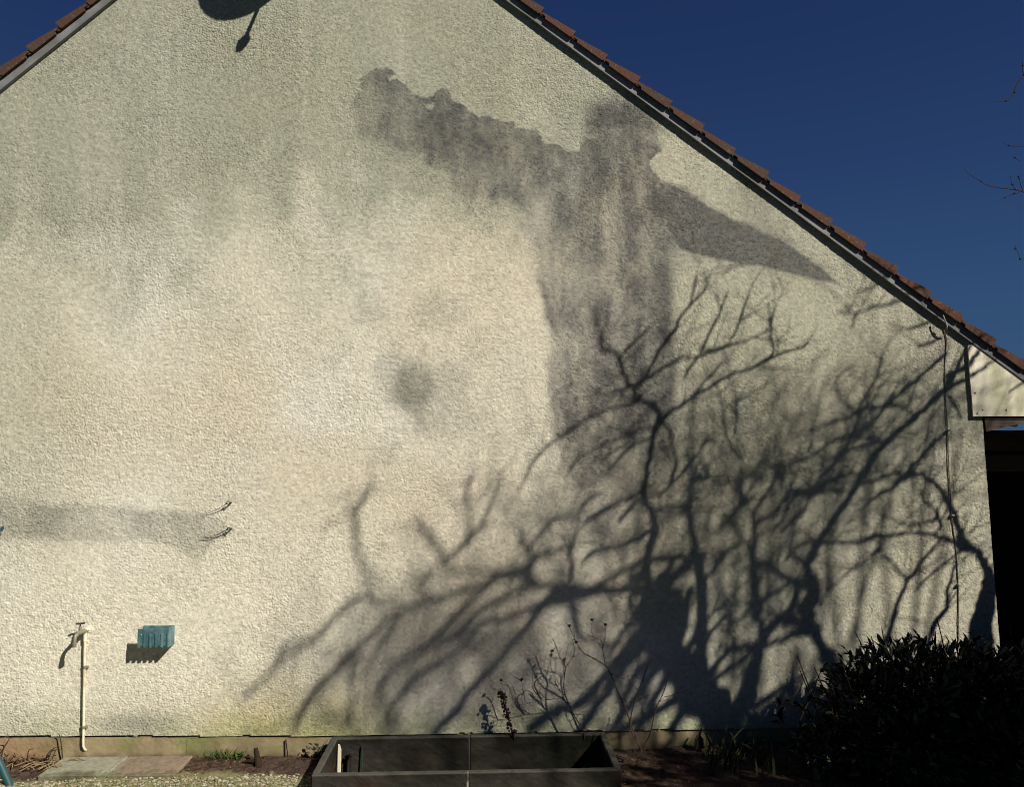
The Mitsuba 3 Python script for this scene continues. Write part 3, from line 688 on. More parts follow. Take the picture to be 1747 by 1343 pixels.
rng = np.random.default_rng(11)
for right, L, n_top in ((True, 6.62, 0.111), (False, 5.6, 0.113)):
    put('house__verge_board', board(right, 0.02, L, 0.0, 0.056, -0.030, -0.003), 'grey_board')
    step = 0.2737 if right else 0.252
    o, e, nrm = slope_frame(right)
    first = np.array(TILER[0] if right else TILEL[0]) - o
    s_first = first @ e
    k0 = -int(s_first // step)
    s = s_first + k0 * step
    while s < L + 0.03:
        j = rng.normal(0, 0.0042); tilt = rng.normal(0, 0.004); yj = rng.normal(0, 0.003)
        d = step - 0.010
        hi, lo = n_top + j, n_top - 0.034
        poly = [(s, hi - .004), (s - .004, hi), (s - d, lo + tilt), (s - d, 0.062), (s - d + .032, 0.062), (s - d + .040, 0.046), (s - .012, 0.046 + .003), (s, 0.058)]
        flange = prism_xz(on_slope(right, poly), -0.053 + yj, -0.034 + yj)
        top = prism_xz(on_slope(right, [(s, hi - .001), (s - d - .03, lo - .004), (s - d - .03, lo - .020), (s, hi - .022)]), -0.0345 + yj, 0.24)
        # the rolled nib at the foot of the tile above
        nib = prism_xz(on_slope(right, [(s + .0015, hi - .030), (s + .026, hi - .036), (s + .024, 0.052), (s + .0015, 0.052)]), -0.047 + yj, -0.036)
        put('house__verge_tile', cat([flange, top, nib]), 'clay_tile')
        s += step
    # the rest of the covering, in long rises of the same tile
    rows = []
    ss = np.arange(0.02, L - step, step)
    for a in ss:
        rows.append(prism_xz(on_slope(right, [(a, 0.050), (a + step - .004, 0.072), (a + step - .004, 0.092), (a, 0.066)]), 0.2415, 8.6))
    put('house__roof_covering', cat(rows), 'clay_tile')
    put('house__roof_deck', board(right, 0.05, L - 0.02, 0.004, 0.046, -0.0025, 8.4), 'stained_wood')
put('house__ridge', tube([[AX, -0.06, AZ + .10], [AX, 8.6, AZ + .10]], [0.11, 0.11], 12), 'clay_tile')
# boxed eave at the right corner
EX = 3.98
pan = [tuple(c) for c in PANEL]
x0b = pan[3][0]
ztop = lambda x: RZ + RS * x + 0.004
panel_poly = [(3.303, ztop(3.33) - .02), (3.305, 2.398), (3.311, 2.278), (3.313, 2.154), (EX - .02, 2.153), (EX - .02, ztop(EX - .02)), (3.345, ztop(3.345))]
put('house__eave_panel', prism_xz(panel_poly, -0.0225, -0.0120), 'painted_board')
for sx, sz in SCREWS:
    m = trimesh.creation.icosphere(1, 0.006); m.apply_scale([1, .5, 1]); m.apply_translation([sx, -0.0235, sz])
    put('house__eave_panel__screw', m, 'dark_iron', smooth=True)
put('house__soffit', box(3.400, EX, -0.0115, 0.16, 2.130, 2.1525), 'stained_wood')
put('house__eave_bracket', prism_xz([(3.400, 2.1295), (EX - .02, 2.1295), (EX - .02, 2.125), (3.70, 2.116), (3.408, 2.052)], -0.008, 0.05), 'dark_timber')
put('house__eave_fascia', box(EX + .001, EX + .03, -0.02, 8.3, 2.172, ztop(EX) + .02), 'stained_wood')

# small fitting under the eave
m = trimesh.creation.icosphere(2, 0.018); m.apply_scale([1, 1, .8]); m.apply_translation([3.662, 0.075, 2.098])
put('eave_fitting__globe', m, 'white_plastic', smooth=True)
put('eave_fitting__base', cat([box(3.645, 3.68, .056, .10, 2.107, 2.129, .004), box(3.628, 3.652, .056, .10, 2.090, 2.1065, .004)]), 'stained_wood')
tag('eave_fitting', 'small round shiny fitting hanging under the dark eave at the right edge', 'fitting')

# ---------------------------------------------------------------- things on the wall
# cable
cp = np.array([[x, -0.0055, z] for x, z in CABLE])
put('wall_cable__sheath', tube(spline(cp, 6), 0.0033, 7), 'cable_sheath', smooth=True)
for zc in (2.06, 1.49, 1.03):
    xc = float(np.interp(-zc, [-c[1] for c in CABLE], [c[0] for c in CABLE]))
    put('wall_cable__clip', box(xc - .010, xc + .010, -.024, .002, zc - .007, zc + .007, .002), 'pale_wire')
tag('wall_cable', 'thin brown cable running down the wall near its right corner', 'cable')
la = spline([[3.118, -.058, 2.842], [3.130, -.060, 2.800], [3.146, -.052, 2.755], [3.158, -.024, 2.715]], 6)
lb = spline([[3.136, -.058, 2.800], [3.150, -.050, 2.768], [3.140, -.040, 2.742], [3.156, -.026, 2.720]], 6)
put('tie_wire__strand', tube(la, 0.0046, 6), 'pale_wire', smooth=True)
put('tie_wire__strand', tube(lb, 0.0036, 6), 'pale_wire', smooth=True)
tag('tie_wire', 'short twisted pale wire hanging from the verge board above the cable', 'wire')

# clothes line hooks
(h1x, h1z), w1, (h2x, h2z), w2, w3 = HOOKS
for k, (hx, hz, ws) in enumerate(((h1x, h1z, [w1]), (h2x, h2z, [w2, w3]))):
    key = numbered('wall_hook__eye').split('__')[0] if k == 0 else 'wall_hook_001'
    ang = np.linspace(0, 2 * np.pi, 18)
    ring = np.c_[hx + 0.0085 * np.cos(ang), -0.034 + 0.004 * np.sin(ang * 2), hz + 0.0085 * np.sin(ang)]
    put(f'{key}__eye', tube(ring, 0.0030, 6), 'dark_iron', smooth=True)
    put(f'{key}__shank', tube([[hx + .010, 0.012, hz], [hx + .008, -0.012, hz], [hx + .006, -0.032, hz]], [0.005, .005, .004], 7), 'dark_iron', smooth=True)
    knot = trimesh.creation.icosphere(1, 0.006); knot.apply_translation([hx - .012, -0.032, hz - .004])
    put(f'{key}__knot', knot, 'dark_iron')
    for (wx, wz) in ws:
        a = np.array([hx - .008, -0.032, hz - .002]); b = np.array([wx, -0.006, wz])
        t = np.linspace(0, 1, 8)[:, None]
        pts = a * (1 - t) + b * t
        pts[:, 2] -= 0.012 * np.sin(np.pi * t[:, 0])
        put(f'{key}__wire_end', tube(pts, np.linspace(.0022, .0012, 8), 5), 'wire', smooth=True)
tag('wall_hook', 'upper iron eye hook on the wall with one loose wire end', 'hook')
tag('wall_hook_001', 'lower iron eye hook on the wall with two loose wire ends', 'hook')

# blue bar reaching in at the left edge
put('wall_bar__rail', box(-3.95, -3.082, -0.060, -0.038, 1.434, 1.462, .003), 'blue_metal')
put('wall_bar__end_lug', prism_xz([(-3.0815, 1.438), (-3.070, 1.452), (-3.072, 1.472), (-3.0815, 1.462)], -.058, -.040), 'blue_metal')
put('wall_bar__stay', box(-3.60, -3.57, -0.0375, 0.004, 1.430, 1.466, .003), 'blue_metal')
tag('wall_bar', 'end of a dark blue metal bar fixed to the wall at the left edge', 'bar')

# standpipe and tap
py0 = -0.020
pp = [[x, py0, z] for x, z in PIPE]
pts = np.vstack([spline(pp[:-1] + [[PIPE[3][0], py0, 0.115]], 8), [[PIPE[3][0] + .001, py0 + .002, 0.085], [PIPE[3][0] + .006, py0 + .010, 0.062], [PIPE[3][0] + .016, py0 + .030, 0.050]]])
put('standpipe__pipe', tube(pts, 0.0075, 16), 'cream_pipe', smooth=40)
coll = tube([[PIPE[0][0], py0, 0.735], [PIPE[0][0], py0, 0.775]], 0.0105, 14)
put('standpipe__coupling', coll, 'cream_pipe', smooth=40)
px, pz = PIPE[0][0], 0.793
el = spline([[px, py0, pz - .02], [px, py0, pz + .010], [px + .012, py0 + .006, pz + .016], [px + .018, 0.004, pz + .014]], 5)
put('standpipe__elbow', cat([tube(el, 0.0115, 12), tube([[px + .018, -0.006, pz + .014], [px + .018, 0.002, pz + .014]], .021, 14)]), 'cream_pipe', smooth=40)
tapb = cat([tube([[px + .002, py0 - .006, pz + .008], [px - .006, py0 - .05, pz + .008], [px - .010, py0 - .072, pz + .004]], [.015, .013, .012], 12),
            tube(spline([[px - .010, py0 - .068, pz + .006], [px - .013, py0 - .094, pz - .002], [px - .014, py0 - .103, pz - .025], [px - .0145, py0 - .105, pz - .052]], 5), .0105, 12),
            tube([[px - .0145, py0 - .105, pz - .050], [px - .0147, py0 - .105, pz - .072]], [.014, .012], 12),
            tube([[px - .008, py0 - .045, pz + .010], [px - .010, py0 - .046, pz + .046]], [.013, .008], 12)])
put('standpipe__tap', tapb, 'tarnished_brass', smooth=40)
hd = cat([tube([[px - .010, py0 - .046, pz + .040], [px - .010, py0 - .046, pz + .062]], .0045, 8), tube([[px - .036, py0 - .052, pz + .061], [px + .016, py0 - .040, pz + .064]], [.0055, .0055], 8)])
put('standpipe__tap__handle', hd, 'dark_iron', smooth=40)
for bx, bz in BRK:
    put('standpipe__bracket', cat([tube([[bx, py0, bz - .009], [bx, py0, bz + .009]], .0098, 14), box(bx - .020, bx + .020, -.018, .004, bz - .007, bz + .007, .002)]), 'tarnished_brass')
tag('standpipe', 'cream water pipe rising up the wall to a small garden tap', 'tap')

# teal rack
bx0, bx1, bz0, bz1 = BOX[0][0], BOX[1][0], BOX[1][1] - .002, BOX[0][1] + .002
FW, FY = bx1 - bx0, -0.096
man = manifold3d.Manifold


def mbox(x0, x1, y0, y1, z0, z1):
    return man.cube([x1 - x0, y1 - y0, z1 - z0]).translate([x0, y0, z0])


def tm(m):
    q_ = m.to_mesh()
    return trimesh.Trimesh(q_.vert_properties[:, :3], q_.tri_verts, process=False)


front = mbox(bx0, bx1, FY, FY + .004, bz0, bz1)
front = front - man.cylinder(.02, .0042, .0042, 16).rotate([90, 0, 0]).translate([bx0 + .022, FY + .012, bz1 - .036])
nt = 5
for k in range(nt):                 # slots cut up from the lower edge leave the teeth
    c = bx0 + FW * (0.13 + 0.185 * k)
    front = front - mbox(c - .008, c + .008, FY - .01, FY + .01, bz0 - .01, bz0 + .013)
put('wall_rack__front_panel', tm(front), 'teal_plastic')
for k in range(nt + 1):
    c = bx0 + FW * (0.035 + 0.185 * k) if k < nt else bx1 - .006
    put('wall_rack__rib', box(c - .006, c + .006, FY - .006, FY - .0001, bz0 + .001, bz1 - .030, .0018), 'teal_plastic')
put('wall_rack__back_plate', box(bx0 - .002, bx1 + .002, -.008, .004, bz0, bz1 + .002, .0015), 'teal_plastic')
put('wall_rack__side', box(bx1 - .004, bx1, FY + .0042, -.0082, bz0, bz1 - .0002), 'teal_plastic')
tag('wall_rack', 'teal plastic wall rack with ribbed front and toothed lower edge', 'rack')

# satellite dish above the frame; its shadow falls inside it
def from_shadow(sx, sz, dist): return np.array([sx + 1.10 * dist, -dist, sz + 1.20 * dist])


dc = from_shadow(DISH[0][0], DISH[0][1], 0.34)
dn = np.array([0.42, -0.80, 0.42]); dn /= np.linalg.norm(dn)
R = rot_to(dn, 0.0)
ring = np.linspace(0, 2 * np.pi, 37)[:-1]; rad = np.linspace(0, 1, 9)
V = [[0.0, 0, 0]]
for r in rad[1:]:
    for a in ring: V.append([0.07 * r * r, 0.262 * r * math.cos(a), 0.285 * r * math.sin(a)])
V = np.array(V); F = []
for k in range(36):
    F.append([0, 1 + k, 1 + (k + 1) % 36])
    for r in range(7):
        a, b = 1 + r * 36 + k, 1 + r * 36 + (k + 1) % 36
        F += [[a, a + 36, b + 36], [a, b + 36, b]]
DV = V @ R.T + dc
put('satellite_dish__reflector', cat([trimesh.Trimesh(DV, F, process=False), trimesh.Trimesh(DV - dn * .004, np.array(F)[:, ::-1], process=False)]), 'dish_grey', smooth=40)
lo = dc + R @ np.array([0.05, 0.0, -0.27])
l0, l1, l2 = (from_shadow(DISH[k][0], DISH[k][1], d) for k, d in ((1, .40), (2, .52), (3, .56)))
put('satellite_dish__arm', tube([dc - dn * .02, lo * .5 + dc * .5 - dn * .03, l0, l1], [.012, .012, .012, .011], 8), 'dish_grey', smooth=True)
put('satellite_dish__receiver', tube([l1 * 1.0, l1 * .7 + l2 * .3, l1 * .3 + l2 * .7, l2], [.018, .033, .028, .018], 10), 'dish_grey', smooth=True)
put('satellite_dish__mount', cat([tube([dc, [dc[0] - .02, -.10, dc[2] - .02], [dc[0] - .02, .01, dc[2] - .02]], .02, 10), box(dc[0] - .08, dc[0] + .04, -.012, .006, dc[2] - .08, dc[2] + .05, .002)]), 'dish_grey')
tag('satellite_dish', 'grey satellite dish high on the gable whose shadow falls at the top', 'satellite dish')

# ---------------------------------------------------------------- concrete trough, slabs and what lies about
trng = np.random.default_rng(21)
t = 0.042; ZT, ZB = 0.130, -0.20; XM = -0.094
for a, b, _ in ((TX0 + .001, XM - .004, 0), (XM + .004, TX1 - .001, 1)):
    put('trough__back_panel', rough_box(a, b, TY1 - t, TY1, ZB, ZT, .006, .006, 3 + _), 'mossy_concrete', smooth=45)
    put('trough__front_panel', rough_box(a, b, TY0, TY0 + t, ZB, ZT, .006, .006, 3 + _), 'mossy_concrete', smooth=45)
put('trough__side_panel', rough_box(TX0, TX0 + t, TY0 + t - .004, TY1 - t + .004, ZB, ZT + .003, .006, .006, 8), 'mossy_concrete', smooth=45)
put('trough__side_panel', rough_box(TX1 - t, TX1, TY0 + t - .004, TY1 - t + .004, ZB, ZT + .003, .006, .006, 9), 'mossy_concrete', smooth=45)
put('trough__mortar_joint', box(XM - .0055, XM + .0045, TY1 - t - .003, TY1 - .003, ZB, ZT - .003), 'pale_mortar')
put('trough__mortar_joint', box(XM - .0045, XM + .0055, TY0 - .0025, TY0 + t - .003, ZB, ZT - .003), 'pale_mortar')
tag('trough', 'long open mossy concrete trough standing in front of the wall', 'trough')
put('white_strip', prism_xz([(-0.912, -.17), (-0.890, -.17), (-0.889, .085), (-0.897, .112), (-0.907, .118), (-0.908, .09)], -.165, -.157), 'white_plastic')
tag('white_strip', 'white plastic strip standing in the left corner of the trough', 'strip')
put('dark_peg', cat([tube([[-0.832, -.14, -.17], [-0.830, -.135, .045]], [.010, .010], 8), box(-0.842, -0.818, -.150, -.122, .036, .062, .004)]), 'black_plastic')
tag('dark_peg', 'short black peg standing inside the trough beside the white strip', 'peg')
put('garden_cane', tube([[-0.768, -.12, -.17], [-0.767, -.11, .088]], .0042, 6), 'green_stake')
tag('garden_cane', 'thin dark green cane standing inside the trough', 'cane')

for k, (xa, xb, lab) in enumerate(((-2.655, -2.253, 'grey concrete paving slab under the water pipe'), (-2.246, -1.850, 'brownish concrete paving slab right of the grey one'))):
    m = box(xa, xb, -0.318 - .01 * k, -0.010, -0.03, 0.017 - .003 * k, .005)
    key = put('paving_slab', m, 'slab_concrete')
    tag(key, lab, 'paving slab')

# pebbles: the gravel edge, one mass
grng = np.random.default_rng(8)
ico = trimesh.creation.icosphere(0, 1.0)
parts = [[] for _ in range(4)]
N = 6800
xs = grng.uniform(-3.7, -0.93, N); ys = -0.30 - 0.62 * grng.random(N) ** 1.2
xs = np.r_[xs, grng.uniform(-0.93, 1.2, 500)]; ys = np.r_[ys, grng.uniform(-1.1, -0.722, 500)]
edge = 0.05 * (meshkit.fbm(np.c_[xs * 4, 0 * xs, 0 * xs], 3, 3) - 0.5)
for x, y, e_ in zip(xs, ys, edge):
    thin = grng.random()
    if y > -0.335 + e_ and thin > 0.06: continue
    if TX0 - .01 < x < TX1 + .01 and TY0 - .01 < y: continue
    r = grng.uniform(0.0035, 0.009) * (1.4 if grng.random() < .07 else 1)
    s_ = np.array([r * grng.uniform(.8, 1.5), r * grng.uniform(.8, 1.4), r * grng.uniform(.5, .9)])
    a = grng.uniform(0, 6.28); c_, q_ = math.cos(a), math.sin(a)
    v = ico.vertices * (1 + grng.uniform(-.18, .18, (len(ico.vertices), 1))) * s_
    v = v @ np.array([[c_, -q_, 0], [q_, c_, 0], [0, 0, 1]]).T
    parts[int(grng.integers(0, 4))].append((v, x, y, s_[2]))
for k, lst in enumerate(parts):
    gz = ground_z(np.array([l[1] for l in lst]), np.array([l[2] for l in lst]))
    V = np.vstack([l[0] + [l[1], l[2], z_ + l[3] * .45] for l, z_ in zip(lst, gz)])
    F = np.vstack([ico.faces + i * len(ico.vertices) for i in range(len(lst))])
    put(f'gravel__{("pale_grains", "grey_grains", "mossy_grains", "tan_grains")[k]}', trimesh.Trimesh(V, F, process=False), f'pebble_stone_{k}')
    labels[f'gravel__{("pale_grains", "grey_grains", "mossy_grains", "tan_grains")[k]}'] = {'kind': 'stuff'}
tag('gravel', 'pale mossy gravel along the lower edge at the left', 'gravel', kind='stuff')

# leaf litter and clods on the soil
V, F, off = [], [], 0
for k in range(900):
    x = grng.uniform(-3.6, 3.4); y = grng.uniform(-1.0, -0.01)
    if TX0 - .02 < x < TX1 + .02 and y > TY0 - .02: continue
    if -2.68 < x < -1.83 and y > -.33 and grng.random() > .12: continue
    z = 0.030 if (-2.66 < x < -1.85 and -.32 < y) else float(ground_z(np.array([x]), np.array([y]))[0]) + .004
    d = np.array([math.cos(k * 2.4), math.sin(k * 2.4), grng.uniform(-.1, .45)])
    bv, bf = leaf(grng.uniform(.010, .030), grng.uniform(.004, .014), .5, .3, 2)
    V.append(bv @ rot_to(d, grng.normal(0, .6)).T + [x, y, z]); F.append(bf + off); off += len(bv)
put('leaf_litter', trimesh.Trimesh(np.vstack(V), np.vstack(F), process=False), 'dead_leaf')
tag('leaf_litter', 'small dead leaves scattered over the bare soil', 'leaf litter', kind='stuff')


def clods():
    ms = []
    for k in range(420):
        x = grng.uniform(-3.5, 1.7); y = grng.uniform(-.42, -.01)
        if TX0 - .03 < x < TX1 + .03 or (-2.68 < x < -1.83 and y > -.34): continue
        m = ico.copy(); r = grng.uniform(.006, .017)
        m.vertices = m.vertices * r * grng.uniform(.7, 1.3, (12, 1)) * [1.2, 1, .8] + [x, y, float(ground_z(np.array([x]), np.array([y]))[0])]
        ms.append(m)
    return cat(ms)


put('soil_clods', clods(), 'soil')
tag('soil_clods', 'loose crumbs of dark soil along the wall foot', 'soil', kind='stuff')

# stump-like peg lying by the plinth, thin stick, dry stalks
put('wooden_stub', cat([tube(spline([[-1.385, -.20, -.01], [-1.405, -.15, .03], [-1.425, -.11, .062], [-1.432, -.10, .083]], 4), [.022] * 5 + [.017] * 4 + [.013] * 4, 9), tube([[-1.40, -.16, .02], [-1.46, -.15, .022], [-1.50, -.15, .015]], [.014, .011, .005], 7)]), 'seed_brown', smooth=50)
tag('wooden_stub', 'dark broken wooden stub leaning at the foot of the wall', 'stub')
put('dry_stick', tube(spline([[-1.265, -.016, .104], [-1.258, -.020, .06], [-1.250, -.028, .02], [-1.250, -.032, -.01]], 5), .0042, 6), 'seed_brown', smooth=True)
tag('dry_stick', 'thin dark stick leaning against the plinth left of the trough', 'stick')
st = []
for bx_, by_, h_, lean, curlx in ((-3.02, -.05, .17, .05, -.03), (-2.985, -.06, .12, -.05, -.08), (-2.84, -.08, .10, .01, .03), (-2.75, -.05, .10, .06, .05), (-2.72, -.07, .09, .03, .06), (-2.70, -.06, .085, .02, -.03), (-2.655, -.02, .17, -.02, -.01)):
    st.append(tube(spline([[bx_, by_, -.01], [bx_ + lean * .3, by_ - .01, h_ * .5], [bx_ + lean, by_ - .01, h_ * .9], [bx_ + lean + curlx, by_ - .015, h_]], 5), np.linspace(.0045, .002, 16), 5))
key = put('dry_weed__stalks', cat(st), 'twig_bark', smooth=True)
st = []
for k in range(16):
    x = grng.uniform(-2.95, -2.62); y = grng.uniform(-.24, -.10); a = grng.uniform(-.4, .9)
    L_ = grng.uniform(.05, .16)
    st.append(tube(spline([[x, y, .012], [x + L_ * .5 * math.cos(a), y + .03, .03], [x + L_ * math.cos(a), y + L_ * .4 * math.sin(a), .02]], 4), .0030, 5))
put('dry_weed__fallen_stalks', cat(st), 'dry_stalk', smooth=True)
wd = np.random.default_rng(3)
pos = np.c_[wd.uniform(-3.3, -2.66, 150), wd.uniform(-.12, -.03, 150), wd.uniform(0, .05, 150)]
dirs = np.c_[wd.normal(0, .8, 150), wd.normal(0, .5, 150), wd.uniform(.1, 1, 150)]
put('dry_weed__leaves', scatter_leaves(wd, pos, dirs, wd.uniform(.02, .045, 150), .35), 'dead_leaf')
tag('dry_weed', 'dried brown weeds and stalks against the plinth at the far left', 'weed')
pos = np.c_[wd.normal(-1.66, .055, 110), wd.uniform(-.07, -.02, 110), wd.uniform(-.005, .012, 110)]
dirs = np.c_[wd.normal(0, .35, 110), wd.normal(-.1, .3, 110), np.ones(110)]
put('grass_tuft__foliage', scatter_leaves(wd, pos, dirs, wd.uniform(.03, .075, 110), .07, .8), 'weed_leaf')
tag('grass_tuft', 'small grass tuft at the wall foot right of the paving slabs', 'grass tuft')
pos = np.c_[wd.normal(-1.535, .018, 14), wd.normal(-.05, .015, 14), wd.uniform(0, .03, 14)]
dirs = np.c_[wd.normal(.3, .6, 14), wd.normal(-.2, .4, 14), wd.uniform(.3, 1.2, 14)]
for q in range(14):
    put('green_seedling__leaf', scatter_leaves(wd, pos[q:q + 1], dirs[q:q + 1], wd.uniform(.025, .05, 1), .5), 'weed_leaf')
tag('green_seedling', 'bright green seedling beside the wooden stub', 'seedling')
pos = np.c_[wd.normal(-1.005, .045, 170), wd.uniform(-.16, -.03, 170), wd.uniform(-.01, .085, 170)]
dirs = np.c_[wd.normal(-.2, .8, 170), wd.normal(-.1, .6, 170), wd.uniform(.0, 1, 170)]
put('trough_weed__foliage', scatter_leaves(wd, pos, dirs, wd.uniform(.02, .045, 170), .4), 'laurel_leaf')
tag('trough_weed', 'dark leafy weed squeezed beside the left end of the trough', 'weed')

# teal pole at the lower left corner
put('teal_pole', tube(POLE, .021, 14), 'teal_paint', smooth=True)
tag('teal_pole', 'teal painted pole slanting up at the lower left corner', 'pole')

# ---------------------------------------------------------------- bare rose bushes, seed spike, iris, evergreen shrub
brng = np.random.default_rng(17)


def bush(name, stems, base_r, buds, label, catg):
    for k, st_ in enumerate(stems):
        p_ = np.array(st_)
        s_ = spline(p_, 5)
        r0 = base_r if k in (0, 6, 7) else base_r * .55
        put(f'{name}__stem', tube(s_, np.linspace(r0, r0 * .40, len(s_)), 6), 'twig_bark', smooth=True)
        sub = []
        for q in range(int(len(s_) / 7)):
            i = int(brng.integers(2, len(s_) - 1))
            d_ = s_[i] - s_[i - 1]; d_ /= np.linalg.norm(d_) + 1e-9
            d_ = d_ + brng.normal(0, .8, 3) * [1, .6, 1]; d_[2] += .35
            e_ = s_[i] + d_ * brng.uniform(.02, .06)
            sub.append(tube(spline([s_[i], (s_[i] + e_) / 2 + brng.normal(0, .004, 3), e_], 3), np.linspace(.0021, .0010, 7), 5))
        if sub: put(f'{name}__twigs', cat(sub), 'twig_bark', smooth=True)
    for (x, y, z) in buds:
        m = trimesh.creation.icosphere(2, 1.0)
        m.vertices = m.vertices * brng.uniform(.35, 1.25, (len(m.vertices), 1)) * [.011, .008, .008] + np.array([x, y, z])
        put(f'{name}__seed_head', m, 'seed_brown')
    tag(name, label, catg)


bush('bare_bush', ROSE, .0048, [ROSE[0][-1], ROSE[1][-1], ROSE[2][-1], ROSE[0][8]], 'leafless thin bush with small dark seed heads right of the trough', 'bush')
bush('bare_bush_001', ROSE2, .0044, [ROSE2[4][-1], ROSE2[5][-1], ROSE2[2][-1]], 'leafless spreading bush rising behind the right half of the trough', 'bush')
s_ = spline(SPIKE, 8)
put('seed_spike__stalk', tube(s_, np.linspace(.0045, .002, len(s_)), 6), 'seed_brown', smooth=True)
ms = []
for k in range(110):
    i = brng.integers(4, len(s_)); f_ = i / len(s_)
    m = ico.copy(); m.vertices = m.vertices * brng.uniform(.0035, .0085) * [1.1, .9, 1.2] + s_[i] + brng.normal(0, 1, 3) * [.015 * (1.15 - .7 * f_), .010, .006]; ms.append(m)
put('seed_spike__pods', cat(ms), 'seed_brown')
tag('seed_spike', 'dark upright dried seed spike behind the trough', 'seed spike')

# iris-like blades
irng = np.random.default_rng(5)
V, F, off = [], [], 0
for k in range(95):
    x = irng.uniform(1.30, 2.05); y = irng.uniform(-.55, -.10); h = irng.uniform(.10, .26); lean = irng.normal(0, .35); ly = irng.normal(-.25, .3)
    n_ = 7; tt = np.linspace(0, 1, n_)
    cx = x + lean * h * tt**1.6; cy = y + ly * h * tt**1.7; cz = h * tt - .30 * h * abs(lean) * tt**3 + .02
    w = irng.uniform(.006, .011) * (1 - tt**2.2); az = irng.uniform(0, 3.14)
    dx, dy = math.cos(az) , math.sin(az) * .6
    v = np.vstack([np.c_[cx - w * dx, cy - w * dy, cz], np.c_[cx, cy + .002, cz], np.c_[cx + w * dx, cy + w * dy, cz]])
    f = []
    for j in range(n_ - 1):
        for a in (0, n_): f += [[a + j, a + n_ + j, a + n_ + j + 1], [a + j, a + n_ + j + 1, a + j + 1]]
    put('iris_clump__blade', trimesh.Trimesh(v, np.array(f), process=False), 'iris_leaf', smooth=True)
tag('iris_clump', 'clump of narrow upright green blades left of the dark evergreen shrub', 'plant')
put('garden_edging', prism_xz([(1.345, .03), (1.350, .085), (1.365, .105), (1.385, .108), (1.400, .09), (1.405, .03)], -.10, -.07), 'black_plastic')
put('garden_edging__handle', tube(spline([[1.375, -.085, .105], [1.385, -.08, .125], [1.40, -.08, .15]], 4), .006, 7), 'black_plastic', smooth=True)
tag('garden_edging', 'small rounded black marker standing against the plinth right of the trough', 'marker')


def leafy(name, rng, clumps, n, size, ratio, mats, up=.5, rows=3, curl=.22):
    """Leaves on the outside of a set of ellipsoids (centre, radii): position, outward direction."""
    cl = np.array(clumps)
    vol = cl[:, 3] * cl[:, 4] * cl[:, 5]
    which = rng.choice(len(cl), n, p=vol**.7 / (vol**.7).sum())
    d = rng.normal(0, 1, (n, 3)); d /= np.linalg.norm(d, axis=1, keepdims=True)
    r = rng.uniform(.12, 1.0, n) ** .5
    pos = cl[which, :3] + d * cl[which, 3:6] * r[:, None]
    dirs = d + rng.normal(0, .55, (n, 3)); dirs[:, 2] += up
    ok = (pos[:, 1] < -.035) & (pos[:, 2] > .0)
    pos, dirs = pos[ok], dirs[ok]
    pick = rng.integers(0, len(mats), len(pos))
    for k, mname in enumerate(mats):
        s = pick == k
        key = put(f'{name}__foliage', scatter_leaves(rng, pos[s], dirs[s], rng.uniform(*size, s.sum()), ratio, .7, .3, curl, rows), mname, smooth=True)


srng = np.random.default_rng(31)
shrub = [(2.28, -.50, .36, .26, .30, .33), (2.55, -.52, .42, .32, .34, .36), (2.90, -.55, .40, .35, .36, .36), (3.25, -.58, .38, .35, .36, .36), (3.65, -.6, .40, .4, .4, .40), (2.02, -.50, .16, .16, .22, .16), (2.4, -.75, .22, .35, .3, .26), (2.9, -.85, .22, .4, .3, .26), (3.4, -.85, .25, .4, .3, .28)]
leafy('evergreen_shrub', srng, shrub, 15500, (.045, .085), .36, ['laurel_leaf', 'laurel_leaf', 'laurel_leaf_pale'], .55)
stm = []
for k in range(42):
    x = srng.uniform(2.0, 3.7); y = srng.uniform(-.75, -.35)
    top = np.array([x + srng.normal(0, .12), y + srng.normal(0, .08), srng.uniform(.55, .86)])
    stm.append(tube(spline([[x, y, -.02], [(x + top[0]) / 2 + .02, y, top[2] * .5], top], 4), np.linspace(.007, .0028, 9), 5))
for a, b in (((2.78, -.5, .60), (2.735, -.5, .90)), ((2.70, -.5, .60), (2.72, -.5, .83))):
    stm.append(tube(spline([a, ((a[0] + b[0]) / 2 + .008, -.5, .75), b], 4), .0035, 5))
put('evergreen_shrub__stems', cat(stm), 'twig_bark', smooth=True)
# sprigs that stand clear of the mass
pos, dirs, sizes = [], [], []
for base, tip in SPRIGS:
    base, tip = np.array(base), np.array(tip)
    put('evergreen_shrub__sprig', tube(spline([base, (base + tip) / 2 + [.01, 0, .012], tip], 4), np.linspace(.005, .002, 9), 5), 'twig_bark', smooth=True)
    for k in range(13):
        f_ = srng.uniform(.25, 1.02)
        pos.append(base + (tip - base) * f_); dirs.append((tip - base) / np.linalg.norm(tip - base) + srng.normal(0, .75, 3)); sizes.append(srng.uniform(.04, .075))
for q in range(len(pos)):
    put('evergreen_shrub__leaf', scatter_leaves(srng, np.array(pos[q:q + 1]), np.array(dirs[q:q + 1]), sizes[q:q + 1], .38, .6, .3, .2), 'laurel_leaf', smooth=True)
tag('evergreen_shrub', 'dense dark evergreen shrub with glossy leaves in the lower right corner', 'shrub')
lav = np.random.default_rng(6)
n = 520
px_ = lav.normal(3.02, .16, n); py_ = lav.normal(-1.22, .10, n)
pos = np.c_[px_, py_, lav.uniform(.0, .36, n)]
dirs = np.c_[lav.normal(-.35, .55, n), lav.normal(-.25, .5, n), lav.uniform(-.1, 1, n)]
put('grey_leaved_plant__foliage', scatter_leaves(lav, pos, dirs, lav.uniform(.05, .10, n), .16, .8), 'grey_leaf')
tag('grey_leaved_plant', 'pale narrow-leaved plant in front of the evergreen shrub at the right edge', 'plant')

